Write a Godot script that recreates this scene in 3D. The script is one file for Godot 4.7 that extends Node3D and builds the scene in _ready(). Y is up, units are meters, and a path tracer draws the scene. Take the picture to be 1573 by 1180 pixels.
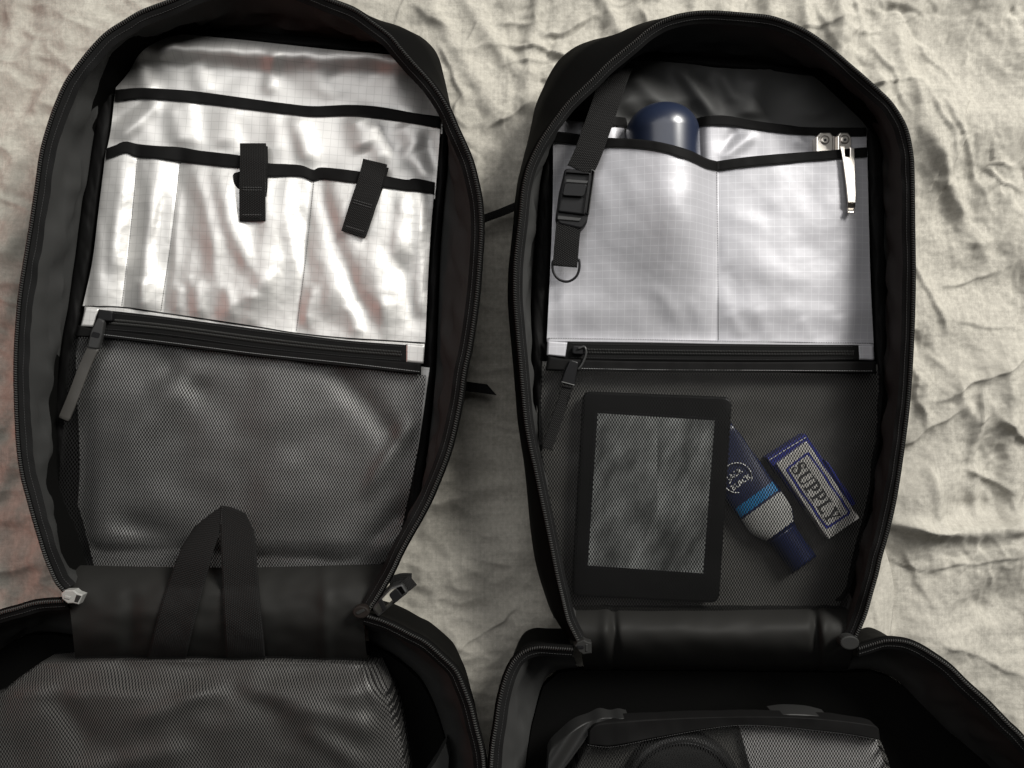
extends Node3D
# Two clamshell backpacks lying open on a crumpled linen bed cover, photographed from straight above.
# Lengths are metres, y is up.  Outlines were measured on the photograph; at() turns a measured point
# and its real height above the mattress into a place in the room.

const EYE := 0.72          # height of the lens above the bed
const FOCAL := 1192.0      # focal length in photograph pixels
var rng := RandomNumberGenerator.new()
var M := {}
var soft := FastNoiseLite.new()
var fine := FastNoiseLite.new()
var ridge := FastNoiseLite.new()
var crease_cells := {}

func at(x: float, y: float, h: float) -> Vector3:
	var d := (EYE - h) / FOCAL
	return Vector3((x - 786.5) * d, h, (y - 590.0) * d)

# ---------------------------------------------------------------- naming
func tag(o: Node3D, label: String, category: String, group := "", kind := "") -> Node3D:
	if label != "": o.set_meta("label", label)
	if category != "": o.set_meta("category", category)
	if group != "": o.set_meta("group", group)
	if kind != "": o.set_meta("kind", kind)
	return o

func thing(called: String, label: String, category: String, where: Vector3, group := "") -> Node3D:
	var o := Node3D.new()
	o.name = called
	add_child(o, true)
	o.position = where
	return tag(o, label, category, group)

# every mesh is worked out in room coordinates and moved under its parent
func put(called: String, mesh: Mesh, mat: Material, parent: Node3D, label := "", kind := "") -> MeshInstance3D:
	var o := MeshInstance3D.new()
	o.name = called
	o.mesh = mesh
	o.material_override = mat
	parent.add_child(o, true)
	if parent != self:
		o.position = -room(parent)
	if label != "": o.set_meta("label", label)
	if kind != "": o.set_meta("kind", kind)
	return o

func room(o: Node3D) -> Vector3:
	var p := Vector3.ZERO
	var n: Node = o
	while n != self and n is Node3D:
		p += (n as Node3D).position
		n = n.get_parent()
	return p

# ---------------------------------------------------------------- curves
func pts(a: Array) -> PackedVector2Array:
	var r := PackedVector2Array()
	for i in range(0, a.size(), 2):
		r.append(Vector2(a[i], a[i + 1]))
	return r

func curve(p: PackedVector2Array, n: int, closed := false) -> PackedVector2Array:
	# Catmull-Rom through p, resampled to n + 1 points of equal spacing
	var d := PackedVector2Array()
	var m := p.size()
	var segs := m if closed else m - 1
	for i in segs:
		var a: Vector2 = p[(i - 1 + m) % m] if closed or i > 0 else p[0] * 2.0 - p[1]
		var b: Vector2 = p[i]
		var c: Vector2 = p[(i + 1) % m]
		var e: Vector2 = p[(i + 2) % m] if closed or i + 2 < m else c * 2.0 - b
		for k in 10:
			d.append(b.cubic_interpolate(c, a, e, k / 10.0))
	d.append(p[0] if closed else p[m - 1])
	return even(d, n)

func even(d: PackedVector2Array, n: int) -> PackedVector2Array:
	var cum := PackedFloat32Array([0.0])
	for i in range(1, d.size()):
		cum.append(cum[i - 1] + d[i].distance_to(d[i - 1]))
	var total := cum[cum.size() - 1]
	var r := PackedVector2Array()
	var j := 0
	for i in n + 1:
		var s := total * i / n
		while j < d.size() - 2 and cum[j + 1] < s:
			j += 1
		var w := cum[j + 1] - cum[j]
		r.append(d[j].lerp(d[j + 1], clampf((s - cum[j]) / w, 0, 1) if w > 0 else 0.0))
	return r

func y_on(p: PackedVector2Array, x: float) -> float:
	for i in p.size() - 1:
		if (x >= p[i].x and x <= p[i + 1].x):
			return lerpf(p[i].y, p[i + 1].y, (x - p[i].x) / maxf(p[i + 1].x - p[i].x, 0.001))
	return p[0].y if x < p[0].x else p[p.size() - 1].y

# ---------------------------------------------------------------- meshes
func mesh_of(v: PackedVector3Array, uv: PackedVector2Array, idx: PackedInt32Array) -> ArrayMesh:
	var nrm := PackedVector3Array()
	nrm.resize(v.size())
	for i in range(0, idx.size(), 3):
		var a := idx[i]
		var b := idx[i + 1]
		var c := idx[i + 2]
		var n := (v[c] - v[a]).cross(v[b] - v[a])
		nrm[a] += n
		nrm[b] += n
		nrm[c] += n
	for i in nrm.size():
		nrm[i] = nrm[i].normalized() if nrm[i].length_squared() > 1e-24 else Vector3.UP
	var arr := []
	arr.resize(Mesh.ARRAY_MAX)
	arr[Mesh.ARRAY_VERTEX] = v
	arr[Mesh.ARRAY_NORMAL] = nrm
	arr[Mesh.ARRAY_TEX_UV] = uv
	arr[Mesh.ARRAY_INDEX] = idx
	var me := ArrayMesh.new()
	me.add_surface_from_arrays(Mesh.PRIMITIVE_TRIANGLES, arr)
	return me

# rows of points of equal length -> smooth surface; uv in metres along and across
func rows_mesh(rows: Array, wrap := false, flat_uv := 1e9) -> ArrayMesh:
	var v := PackedVector3Array()
	var uv := PackedVector2Array()
	var idx := PackedInt32Array()
	var n: int = rows[0].size()
	var across := 0.0
	var midc: int = n / 2
	for r in rows.size():
		var row: PackedVector3Array = rows[r]
		if r > 0: across += row[midc].distance_to(rows[r - 1][midc])
		var along := 0.0
		for i in n:
			if i > 0: along += rows[rows.size() / 2][i].distance_to(rows[rows.size() / 2][i - 1])
			v.append(row[i])
			if flat_uv < 1e8:
				uv.append(Vector2(row[i].x, row[i].z).rotated(flat_uv))
			else:
				uv.append(Vector2(along, across))
	var rc := rows.size() if wrap else rows.size() - 1
	for r in rc:
		var r2 := (r + 1) % rows.size()
		for i in n - 1:
			var a := r * n + i
			var b := r * n + i + 1
			var c := r2 * n + i
			var d := r2 * n + i + 1
			idx.append_array([a, b, c, b, d, c])
	return mesh_of(v, uv, idx)

# a cloth patch between four measured edges (Coons), lifted by a height function of the measured point
func sheet_mesh(T: PackedVector2Array, B: PackedVector2Array, L: PackedVector2Array, R: PackedVector2Array, nu: int, nv: int, hf: Callable, skirt := 0.0, turn := 1e9) -> ArrayMesh:
	var t := curve(T, nu)
	var b := curve(B, nu)
	var l := curve(L if L.size() > 1 else PackedVector2Array([T[0], B[0]]), nv)
	var r := curve(R if R.size() > 1 else PackedVector2Array([T[T.size() - 1], B[B.size() - 1]]), nv)
	var rows := []
	for j in nv + 1:
		var w := float(j) / nv
		var row := PackedVector3Array()
		for i in nu + 1:
			var u := float(i) / nu
			var p := t[i] * (1 - w) + b[i] * w + l[j] * (1 - u) + r[j] * u
			p -= (t[0] * (1 - u) + t[nu] * u) * (1 - w) + (b[0] * (1 - u) + b[nu] * u) * w
			var h: float = hf.call(p.x, p.y)
			row.append(at(p.x, p.y, h))
		if skirt > 0:
			row.insert(0, row[0] - Vector3(0, skirt, 0))
			row.append(row[row.size() - 1] - Vector3(0, skirt, 0))
		rows.append(row)
	if skirt > 0:
		var first := PackedVector3Array()
		for p in rows[0]: first.append(Vector3(p.x, minf(p.y, rows[0][1].y - skirt), p.z))
		var last := PackedVector3Array()
		for p in rows[rows.size() - 1]: last.append(Vector3(p.x, p.y - skirt, p.z))
		rows.push_front(first)
		rows.append(last)
	return rows_mesh(rows, false, turn)

func flat_at(h: float) -> Callable:
	return func(_x, _y): return h

# a strip of webbing or binding: middle line (measured x, y, height) and width in measured pixels
func strip_mesh(mid: Array, width: float, thick: float, n := 24) -> ArrayMesh:
	var line := PackedVector2Array()
	var hs := PackedFloat32Array()
	for i in range(0, mid.size(), 3):
		line.append(Vector2(mid[i], mid[i + 1]))
		hs.append(mid[i + 2])
	var c := curve(line, n)
	# heights by share of length between the given points
	var cum := PackedFloat32Array([0.0])
	for i in range(1, line.size()): cum.append(cum[i - 1] + line[i].distance_to(line[i - 1]))
	var rows := []
	for i in n + 1:
		var s: float = cum[cum.size() - 1] * i / n
		var j := 0
		while j < cum.size() - 2 and cum[j + 1] < s: j += 1
		var f := clampf((s - cum[j]) / maxf(cum[j + 1] - cum[j], 0.001), 0, 1)
		f = f * f * (3 - 2 * f)
		var h := lerpf(hs[j], hs[j + 1], f)
		var d := (c[mini(i + 1, n)] - c[maxi(i - 1, 0)]).normalized()
		var o := Vector2(-d.y, d.x) * width * 0.5
		var row := PackedVector3Array()
		var a := at(c[i].x - o.x, c[i].y - o.y, h)
		var b := at(c[i].x + o.x, c[i].y + o.y, h)
		var dn := Vector3(0, -thick, 0)
		var e := (b - a).normalized() * minf(thick * 0.4, 0.0004)
		for q in [a + dn, a + dn * 0.35, a + e, a.lerp(b, 0.5) + Vector3(0, thick * 0.12, 0), b - e, b + dn * 0.35, b + dn, a + dn]:
			row.append(q)
		rows.append(row)
	for k in [0, n]:
		var cap := PackedVector3Array()
		for q in rows[rows.size() - 1 if k == n else 0]: cap.append((rows[rows.size() - 1 if k == n else 0][0] + rows[rows.size() - 1 if k == n else 0][6]) * 0.5 + Vector3(0, thick * 0.5, 0))
		if k == 0: rows.push_front(cap)
		else: rows.append(cap)
	var me := rows_mesh(rows)
	return me

# round bar through points in the room
func bar_mesh(p: PackedVector3Array, r: float, sides := 8, closed := false) -> ArrayMesh:
	var rows := []
	var n := p.size()
	for i in n:
		var d := (p[(i + 1) % n] - p[(i - 1 + n) % n]) if closed else p[mini(i + 1, n - 1)] - p[maxi(i - 1, 0)]
		d = d.normalized()
		var s := d.cross(Vector3.UP)
		if s.length() < 0.01: s = d.cross(Vector3.RIGHT)
		s = s.normalized()
		var u := s.cross(d)
		var row := PackedVector3Array()
		for k in sides + 1:
			var a := TAU * k / sides
			row.append(p[i] + (s * cos(a) + u * sin(a)) * r)
		rows.append(row)
	if not closed:
		for e in [0, n - 1]:
			var cap := PackedVector3Array()
			for k in sides + 1: cap.append(p[e])
			if e == 0: rows.push_front(cap)
			else: rows.append(cap)
	return rows_mesh(rows, closed)

# upright slab with a measured outline (at its top) and a chamfered upper edge
func prism_mesh(outline: PackedVector2Array, h0: float, h1: float, bevel: float, tilt := Vector2.ZERO) -> ArrayMesh:
	var st := SurfaceTool.new()
	st.begin(Mesh.PRIMITIVE_TRIANGLES)
	var n := outline.size()
	var area := 0.0
	for i in n: area += outline[i].cross(outline[(i + 1) % n])
	var s := 1.0 if area > 0 else -1.0
	var mid := Vector2.ZERO
	for p in outline: mid += p / n
	var top := PackedVector2Array()
	for i in n:
		var a := (outline[i] - outline[(i - 1 + n) % n]).normalized()
		var b := (outline[(i + 1) % n] - outline[i]).normalized()
		var nn := Vector2(-a.y - b.y, a.x + b.x) * s
		nn = nn.normalized() * minf(1.0 / maxf(0.35, nn.length() * 0.5), 2.0)
		top.append(outline[i] + nn * bevel / 0.00055)
	var rings := []
	for k in 4:
		var ring := PackedVector3Array()
		for i in n:
			var q: Vector2 = top[i] if k == 3 else outline[i].lerp(top[i], 0.3) if k == 2 else outline[i]
			var hh: float = [h0, h1 - bevel, h1 - bevel * 0.3, h1][k] + tilt.dot(q - mid) * (1.0 if k else 0.0)
			var w := at(q.x, q.y, h1)
			ring.append(Vector3(w.x, hh, w.z))
		rings.append(ring)
	for k in 3:
		for i in n:
			var j := (i + 1) % n
			var q := [rings[k][i], rings[k][j], rings[k + 1][i], rings[k][j], rings[k + 1][j], rings[k + 1][i]]
			if s > 0:
				q = [q[0], q[2], q[1], q[3], q[5], q[4]]
			for x in q:
				st.set_smooth_group(-1)
				st.set_uv(Vector2(x.x + x.y, x.z + x.y))
				st.add_vertex(x)
	var tri := Geometry2D.triangulate_polygon(top)
	for i in range(0, tri.size(), 3):
		var a: Vector3 = rings[3][tri[i]]
		var b: Vector3 = rings[3][tri[i + 1]]
		var c: Vector3 = rings[3][tri[i + 2]]
		if (c - a).cross(b - a).y < 0:
			var z := b
			b = c
			c = z
		for x in [a, b, c]:
			st.set_smooth_group(-1)
			st.set_uv(Vector2(x.x, x.z))
			st.add_vertex(x)
	st.generate_normals()
	return st.commit()

func ring_px(cx: float, cy: float, r: float, n := 20, ry := -1.0) -> PackedVector2Array:
	var p := PackedVector2Array()
	for i in n: p.append(Vector2(cx + cos(TAU * i / n) * r, cy + sin(TAU * i / n) * (ry if ry > 0 else r)))
	return p

func round_px(corners: PackedVector2Array, r: float, n := 5) -> PackedVector2Array:
	var p := PackedVector2Array()
	var m := corners.size()
	for i in m:
		var c := corners[i]
		var a := c + (corners[(i - 1 + m) % m] - c).limit_length(r)
		var b := c + (corners[(i + 1) % m] - c).limit_length(r)
		for k in n + 1:
			var t := float(k) / n
			p.append(a.lerp(c, t).lerp(c.lerp(b, t), t))
	return p

# many little boxes along a line in the room: zipper teeth, stitches
func studs_mesh(line: PackedVector3Array, pitch: float, size: Vector3, lift := 0.0, shift := 0.0, lean := 0.0) -> ArrayMesh:
	var v := PackedVector3Array()
	var uv := PackedVector2Array()
	var idx := PackedInt32Array()
	var left := pitch * 0.5
	for i in line.size() - 1:
		var seg := line[i + 1] - line[i]
		var len := seg.length()
		var d := seg.normalized()
		var s := d.cross(Vector3.UP).normalized()
		var u := s.cross(d)
		var p := left
		while p < len:
			var c := line[i] + d * p + u * lift + s * shift
			var dd := (d + s * lean).normalized()
			var ss := (s - d * lean).normalized()
			var b := v.size()
			for k in 8:
				var q := 0.6 if k >= 4 else 1.0
				v.append(c + dd * size.x * 0.5 * q * (1 if k & 1 else -1) + ss * size.z * 0.5 * q * (1 if k & 2 else -1) + u * size.y * 0.5 * (1 if k >= 4 else -1))
				uv.append(Vector2(c.x, c.z))
			for f in [[4, 5, 6, 7], [0, 1, 4, 5], [3, 2, 7, 6], [2, 0, 6, 4], [1, 3, 5, 7]]:
				idx.append_array([b + f[0], b + f[2], b + f[1], b + f[1], b + f[2], b + f[3]])
			p += pitch
		left = p - len
	return mesh_of(v, uv, idx)

func line3(p: PackedVector2Array, n: int, hf: Callable) -> PackedVector3Array:
	var r := PackedVector3Array()
	for q in curve(p, n): r.append(at(q.x, q.y, hf.call(q.x, q.y)))
	return r

func stitch(parent: Node3D, p: PackedVector2Array, hf: Callable, mat: Material, called := "stitching") -> void:
	put(called, studs_mesh(line3(p, 60, hf), 0.0021, Vector3(0.0015, 0.0003, 0.00042), 0.0002), mat, parent, "", "stuff")

# ridge of a fold from a to b: amount in metres, half width in measured pixels
func soft_fold(x: float, y: float, f: Array, high: float, wide: float) -> float:
	var g := f.duplicate()
	g[4] *= high
	g[5] *= wide
	return fold(x, y, g)

func fold(x: float, y: float, f: Array) -> float:
	var a := Vector2(f[0], f[1])
	var b := Vector2(f[2], f[3])
	var d := b - a
	var t := (Vector2(x, y) - a).dot(d) / d.length_squared()
	if t < -0.15 or t > 1.15: return 0.0
	var bow: float = (f[6] if f.size() > 6 else 0.0) * sin(PI * clampf(t, 0, 1))
	var off := (Vector2(x, y) - a).cross(d.normalized()) - bow
	var w: float = f[5]
	if absf(off) > w * 3: return 0.0
	return f[4] * exp(-off * off / (w * w)) * smoothstep(-0.15, 0.2, t) * (1.0 - smoothstep(0.75, 1.15, t))

# sharp crease: a steep side and a gentle one
func crease(x: float, y: float, f: Array) -> float:
	var a := Vector2(f[0], f[1])
	var b := Vector2(f[2], f[3])
	var d := b - a
	var t := (Vector2(x, y) - a).dot(d) / d.length_squared()
	if t < -0.1 or t > 1.1: return 0.0
	var wob := soft.get_noise_2d(x * 1.3 + f[0], y * 1.3 + f[1]) * 7.0
	var bow: float = (f[6] if f.size() > 6 else 0.0) * sin(PI * clampf(t, 0, 1))
	var off := (Vector2(x, y) - a).cross(d.normalized()) - bow + wob
	var w: float = f[5]
	var q := off / w if off > 0 else -off / (w * 0.22)
	if q > 4: return 0.0
	return f[4] * exp(-q * 1.3) * (1.0 + 0.0 * q) * smoothstep(-0.1, 0.25, t) * (1.0 - smoothstep(0.7, 1.1, t))

# ---------------------------------------------------------------- materials
func mat(called: String, c: Color, rough: float, metal := 0.0, spec := 0.5) -> StandardMaterial3D:
	var m := StandardMaterial3D.new()
	m.resource_name = called
	m.albedo_color = c.linear_to_srgb()
	m.roughness = rough
	m.metallic = metal
	m.metallic_specular = spec
	M[called] = m
	return m

func grey_image(n: int, f: Callable) -> ImageTexture:
	var b := PackedByteArray()
	b.resize(n * n)
	for y in n:
		for x in n:
			b[y * n + x] = int(clampf(f.call(x, y), 0, 1) * 255.0)
	return ImageTexture.create_from_image(Image.create_from_data(n, n, false, Image.FORMAT_L8, b))

func relief(m: StandardMaterial3D, t: Texture2D, cm: float) -> void:
	m.heightmap_enabled = true
	m.heightmap_texture = t
	m.heightmap_scale = cm

func plane_map(m: StandardMaterial3D, per_metre: float) -> void:
	m.uv1_triplanar = true
	m.uv1_world_triplanar = true
	m.uv1_scale = Vector3.ONE * per_metre

func make_materials() -> void:
	soft.seed = 4
	soft.frequency = 0.01
	soft.fractal_octaves = 2
	fine.seed = 9
	fine.frequency = 0.035
	fine.fractal_octaves = 3
	ridge.seed = 33
	ridge.frequency = 0.011
	ridge.fractal_type = FastNoiseLite.FRACTAL_NONE
	# linen: slubby plain weave
	var slub_x := PackedFloat32Array()
	var slub_y := PackedFloat32Array()
	for i in 512:
		slub_x.append(rng.randf_range(-1, 1))
		slub_y.append(rng.randf_range(-1, 1))
	var sn := FastNoiseLite.new()
	sn.seed = 3
	sn.frequency = 0.02
	var linen_c := grey_image(512, func(x, y):
		var long_x: float = sn.get_noise_2d(cos(x * TAU / 512) * 40, y * 11.0 + sin(x * TAU / 512) * 40)
		var long_y: float = sn.get_noise_2d(cos(y * TAU / 512) * 40 + 900, x * 11.0 + sin(y * TAU / 512) * 40)
		return 0.90 + 0.035 * long_x + 0.035 * long_y + 0.015 * slub_x[x] + 0.015 * slub_y[y] + 0.10 * sn.get_noise_2d(x * 5.0, y * 5.0) + rng.randf_range(-0.05, 0.05))
	# small wrinkles and thread grain, repeating after 0.3 m
	var linen_h := grey_image(512, func(x, y):
		var u := Vector2(x / 16.0 + 0.5 * sin(y * TAU / 512.0 * 3.0), y / 16.0 + 0.5 * sin(x * TAU / 512.0 * 2.0))
		var w := facets(u, 0) - facets(u + Vector2(7.3, 2.1), 1) + 0.55 * (facets(u * 2.0, 2) - facets(u * 2.0 + Vector2(3.7, 5.1), 3))
		return 0.5 + 0.42 * w + 0.018 * slub_x[x] + 0.018 * slub_y[y] + rng.randf_range(-0.06, 0.06))
	var linen := mat("linen", Color(0.35, 0.333, 0.292), 0.9, 0, 0.15)
	linen.albedo_texture = linen_c
	relief(linen, linen_h, 0.075)
	plane_map(linen, 1.0 / 0.3)
	linen.rim_enabled = true
	linen.rim = 0.25
	linen.rim_tint = 0.6
	mat("linen_thread", Color(0.06, 0.045, 0.03), 0.9)
	# fine twill of the coated shell
	var twill := grey_image(128, func(x, y): return 0.5 + 0.5 * sin((x + y) * TAU / 16) * (0.6 + 0.4 * sin(y * TAU / 8)))
	var ribs := grey_image(128, func(x, y): return 0.5 + 0.35 * sin(y * TAU / 16 + (PI if (x / 16) % 2 else 0.0)) + 0.15 * sin(x * TAU / 16))
	var shell := mat("shell", Color(0.0028, 0.0028, 0.0027), 0.6, 0, 0.08)
	relief(shell, twill, 0.004)
	plane_map(shell, 60.0)
	var lining := mat("lining", Color(0.031, 0.0312, 0.0306), 0.6, 0, 0.10)
	relief(lining, twill, 0.006)
	lining.uv1_scale = Vector3.ONE * 70
	var hinge := mat("hinge", Color(0.0115, 0.0113, 0.0106), 0.62, 0, 0.2)
	relief(hinge, twill, 0.005)
	plane_map(hinge, 70.0)
	var tape := mat("tape", Color(0.006, 0.006, 0.006), 0.65, 0, 0.12)
	relief(tape, twill, 0.01)
	tape.uv1_scale = Vector3.ONE * 50
	var binding := mat("binding", Color(0.0048, 0.0047, 0.0047), 0.62, 0, 0.15)
	relief(binding, twill, 0.006)
	plane_map(binding, 80.0)
	var web := mat("webbing", Color(0.0095, 0.0093, 0.0092), 0.65, 0, 0.2)
	relief(web, ribs, 0.09)
	web.uv1_scale = Vector3.ONE * 85
	mat("teeth", Color(0.025, 0.025, 0.024), 0.38, 0, 0.4)
	mat("plastic", Color(0.006, 0.006, 0.0065), 0.4, 0, 0.25)
	mat("plastic_grey", Color(0.018, 0.018, 0.0178), 0.38, 0, 0.4)
	mat("leather_pull", Color(0.03, 0.028, 0.025), 0.6)
	mat("guard_clear", Color(0.2, 0.2, 0.19), 0.35)
	mat("guard_dark", Color(0.016, 0.016, 0.0155), 0.5, 0, 0.2)
	mat("guard_brown", Color(0.010, 0.008, 0.007), 0.5, 0, 0.2)
	mat("thread_dark", Color(0.012, 0.012, 0.012), 0.8)
	mat("thread_mid", Color(0.045, 0.045, 0.045), 0.8)
	mat("thread_grey", Color(0.18, 0.18, 0.18), 0.8)
	# ripstop: a tile of 4 x 4 squares
	var cn := FastNoiseLite.new()
	cn.seed = 8
	cn.frequency = 0.05
	var rip := func(x: int, y: int) -> float:
		var lx: float = absf(fposmod(x + 32.0, 64.0) - 32.0)
		var ly: float = absf(fposmod(y + 32.0, 64.0) - 32.0)
		return maxf(1.0 - lx / 3.2, 1.0 - ly / 3.2)
	var rip_dark := grey_image(256, func(x, y): return 0.97 - 0.11 * maxf(0, rip.call(x, y)) - 0.03 * sin(x * TAU / 4) - 0.03 * sin(y * TAU / 4))
	var rip_light := grey_image(256, func(x, y): return 0.88 + 0.10 * maxf(0, rip.call(x, y)) - 0.03 * sin(x * TAU / 4) - 0.03 * sin(y * TAU / 4))
	var rip_h := grey_image(256, func(x, y): return 0.35 + 0.4 * maxf(0, rip.call(x, y)) + 0.08 * sin(x * TAU / 4) * sin(y * TAU / 4))
	var sl := mat("silver_bright", Color(0.56, 0.552, 0.536), 0.52, 0.68, 0.5)
	sl.albedo_texture = rip_dark
	relief(sl, rip_h, 0.006)
	sl.uv1_scale = Vector3.ONE * (1.0 / 0.028)
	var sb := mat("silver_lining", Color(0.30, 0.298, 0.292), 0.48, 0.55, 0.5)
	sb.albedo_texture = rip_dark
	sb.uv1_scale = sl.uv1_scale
	var sr := mat("silver_pale", Color(0.42, 0.417, 0.44), 0.5, 0.3, 0.5)
	sr.albedo_texture = rip_light
	relief(sr, rip_h, 0.006)
	sr.uv1_scale = Vector3.ONE * (1.0 / 0.026)
	var satin := mat("satin", Color(0.042, 0.0422, 0.0415), 0.62, 0.3, 0.35)
	relief(satin, twill, 0.003)
	satin.uv1_scale = Vector3.ONE * 80
	mat("backing_dark", Color(0.075, 0.073, 0.068), 0.45, 0.2, 0.5)
	mat("backing_lower", Color(0.115, 0.112, 0.107), 0.5, 0.25, 0.5)
	# knitted mesh: holes cut out of a black net, two rows per tile
	var n := 64
	var img := Image.create(n, n, false, Image.FORMAT_RGBA8)
	for y in n:
		for x in n:
			var best := 9.0
			for c in [[0, 0], [64, 0], [0, 64], [64, 64], [32, 32]]:
				var dx: float = (x + 0.5 - c[0]) / 17.0
				var dy: float = (y + 0.5 - c[1]) / 20.5
				best = minf(best, pow(absf(dx), 1.7) + pow(absf(dy), 1.7))
			img.set_pixel(x, y, Color(1, 1, 1, clampf((best - 1.0) * 3.0 + 0.5, 0, 1)))
	var net := mat("net", Color(0.0065, 0.0065, 0.0065), 0.6, 0, 0.12)
	net.albedo_texture = ImageTexture.create_from_image(img)
	net.transparency = BaseMaterial3D.TRANSPARENCY_ALPHA_SCISSOR
	net.alpha_scissor_threshold = 0.5
	net.cull_mode = BaseMaterial3D.CULL_DISABLED
	net.uv1_scale = Vector3(1.0 / 0.00245, 1.0 / 0.0041, 1)
	# carried things
	var navy := mat("navy_gloss", Color(0.008, 0.012, 0.026), 0.34, 0.0, 0.45)
	navy.clearcoat_enabled = true
	navy.clearcoat = 0.25
	navy.clearcoat_roughness = 0.2
	mat("navy", Color(0.006, 0.010, 0.04), 0.35)
	mat("navy_bright", Color(0.02, 0.025, 0.16), 0.35)
	mat("cyan", Color(0.012, 0.12, 0.27), 0.35)
	mat("white_print", Color(0.5, 0.5, 0.48), 0.5)
	mat("silver_card", Color(0.50, 0.488, 0.462), 0.35, 0.4)
	mat("label_grey", Color(0.27, 0.27, 0.258), 0.5)
	mat("ink", Color(0.02, 0.02, 0.022), 0.5)
	var steel := mat("steel", Color(0.72, 0.68, 0.62), 0.28, 0.95)
	steel.resource_name = "steel"
	mat("steel_dark", Color(0.25, 0.23, 0.21), 0.3, 0.95)
	mat("pale_lining", Color(0.33, 0.325, 0.32), 0.45, 0.2)
	mat("reader_frame", Color(0.005, 0.005, 0.005), 0.5, 0, 0.2)
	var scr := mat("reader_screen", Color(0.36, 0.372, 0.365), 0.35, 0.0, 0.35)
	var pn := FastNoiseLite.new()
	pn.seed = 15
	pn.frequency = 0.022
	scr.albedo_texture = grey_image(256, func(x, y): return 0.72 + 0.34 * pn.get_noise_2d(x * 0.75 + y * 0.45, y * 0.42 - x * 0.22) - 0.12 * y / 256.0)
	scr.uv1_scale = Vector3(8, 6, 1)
	mat("grey_cloth", Color(0.008, 0.008, 0.0078), 0.6, 0.1)

# ---------------------------------------------------------------- the linen
var folds_linen := []
var creases_linen := []

# crumpled cloth: little tilted panels that meet in sharp creases
var panel_data := PackedFloat32Array()
func facets(u: Vector2, layer: int) -> float:
	if panel_data.is_empty():
		var r := RandomNumberGenerator.new()
		r.seed = 5
		for i in 4 * 1024 * 4: panel_data.append(r.randf())
	var cx := floori(u.x)
	var cy := floori(u.y)
	var best := -9.0
	for j in range(-1, 2):
		for i in range(-1, 2):
			var k := (layer * 1024 + posmod(cy + j, 32) * 32 + posmod(cx + i, 32)) * 4
			var dx := u.x - (cx + i + panel_data[k])
			var dy := u.y - (cy + j + panel_data[k + 1])
			best = maxf(best, (panel_data[k + 2] - 0.5) * dx * 1.1 + (panel_data[k + 3] - 0.5) * dy * 1.1 - 0.38 * (dx * dx + dy * dy))
	return best

func linen_height(x: float, y: float) -> float:
	# x, y measured on the mattress plane
	var rough := smoothstep(500.0, 900.0, x) * (1.0 - smoothstep(250.0, 480.0, y)) + smoothstep(1280.0, 1420.0, x)
	rough = clampf(rough, 0.0, 1.0) * (1.0 - 0.45 * smoothstep(850.0, 1000.0, y))
	var side := 1.0 - smoothstep(0.0, 160.0, x)
	var h := soft.get_noise_2d(x * 0.35, y * 0.35) * 0.012
	# crumple: layers of long sharp-crested ridges, stronger here and weaker there
	var p := Vector2(x, y) + Vector2(fine.get_noise_2d(x * 0.35, y * 0.35), fine.get_noise_2d(x * 0.35 + 500.0, y * 0.35)) * 9.0
	var patchy := 0.45 + 0.9 * clampf(0.5 + soft.get_noise_2d(x * 0.55 + 900.0, y * 0.55) * 1.6, 0.0, 1.0)
	var big := 0.0
	var small := 0.0
	for k in 4:
		var g: float = [0.12, 0.75, -0.62, 1.45][k]
		var q := p.rotated(g)
		big -= pow(absf(ridge.get_noise_2d(q.x * 1.25 + k * 700.0, q.y * 0.42)), 0.85) * [1.0, 0.75, 0.7, 0.45][k]
		small -= pow(absf(ridge.get_noise_2d(q.x * 3.3 + k * 700.0, q.y * 1.25 + 300.0)), 0.85) * [0.8, 1.0, 0.9, 0.7][k]
	h += rough * patchy * (big * 0.0016 + small * 0.0005) + (1.0 - rough) * (big * 0.0012 + small * 0.0002)
	var u := Vector2(p.x * 0.0125 + p.y * 0.003, p.y * 0.0078 - p.x * 0.002)
	var f1 := facets(u, 0) - facets(u * 1.15 + Vector2(13.4, 7.7), 1)
	var v := u.rotated(0.9) * 2.5 + Vector2(31.0, 17.0)
	var f2 := facets(v, 2) - facets(v * 1.1 + Vector2(5.2, 3.3), 3)
	h += (rough * patchy + 0.10) * f1 * 0.0085 + (rough * patchy + 0.06) * f2 * 0.0052 + (rough * patchy + 0.12) * (facets(v * 2.1 + Vector2(3.1, 9.9), 1) - facets(v * 2.3 + Vector2(8.0, 1.0), 2)) * 0.0015
	h += (0.25 + rough) * fine.get_noise_2d(x * 0.9, y * 0.9) * 0.0008
	h += (1.0 - rough) * 0.0045 * absf(soft.get_noise_2d(x * 0.7 + y * 0.35, y * 1.5 - x * 0.4 + 800.0)) * -1.0
	h += side * soft.get_noise_2d(x * 1.1 + y * 0.8, (y - x) * 0.5) * 0.006
	for f in crease_cells.get(Vector2i(floori(x / 40.0), floori(y / 40.0)), []):
		h += fold(x, y, f) * 0.68 if f[-1] is bool else crease(x, y, f) * 0.8
	return h

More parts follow.
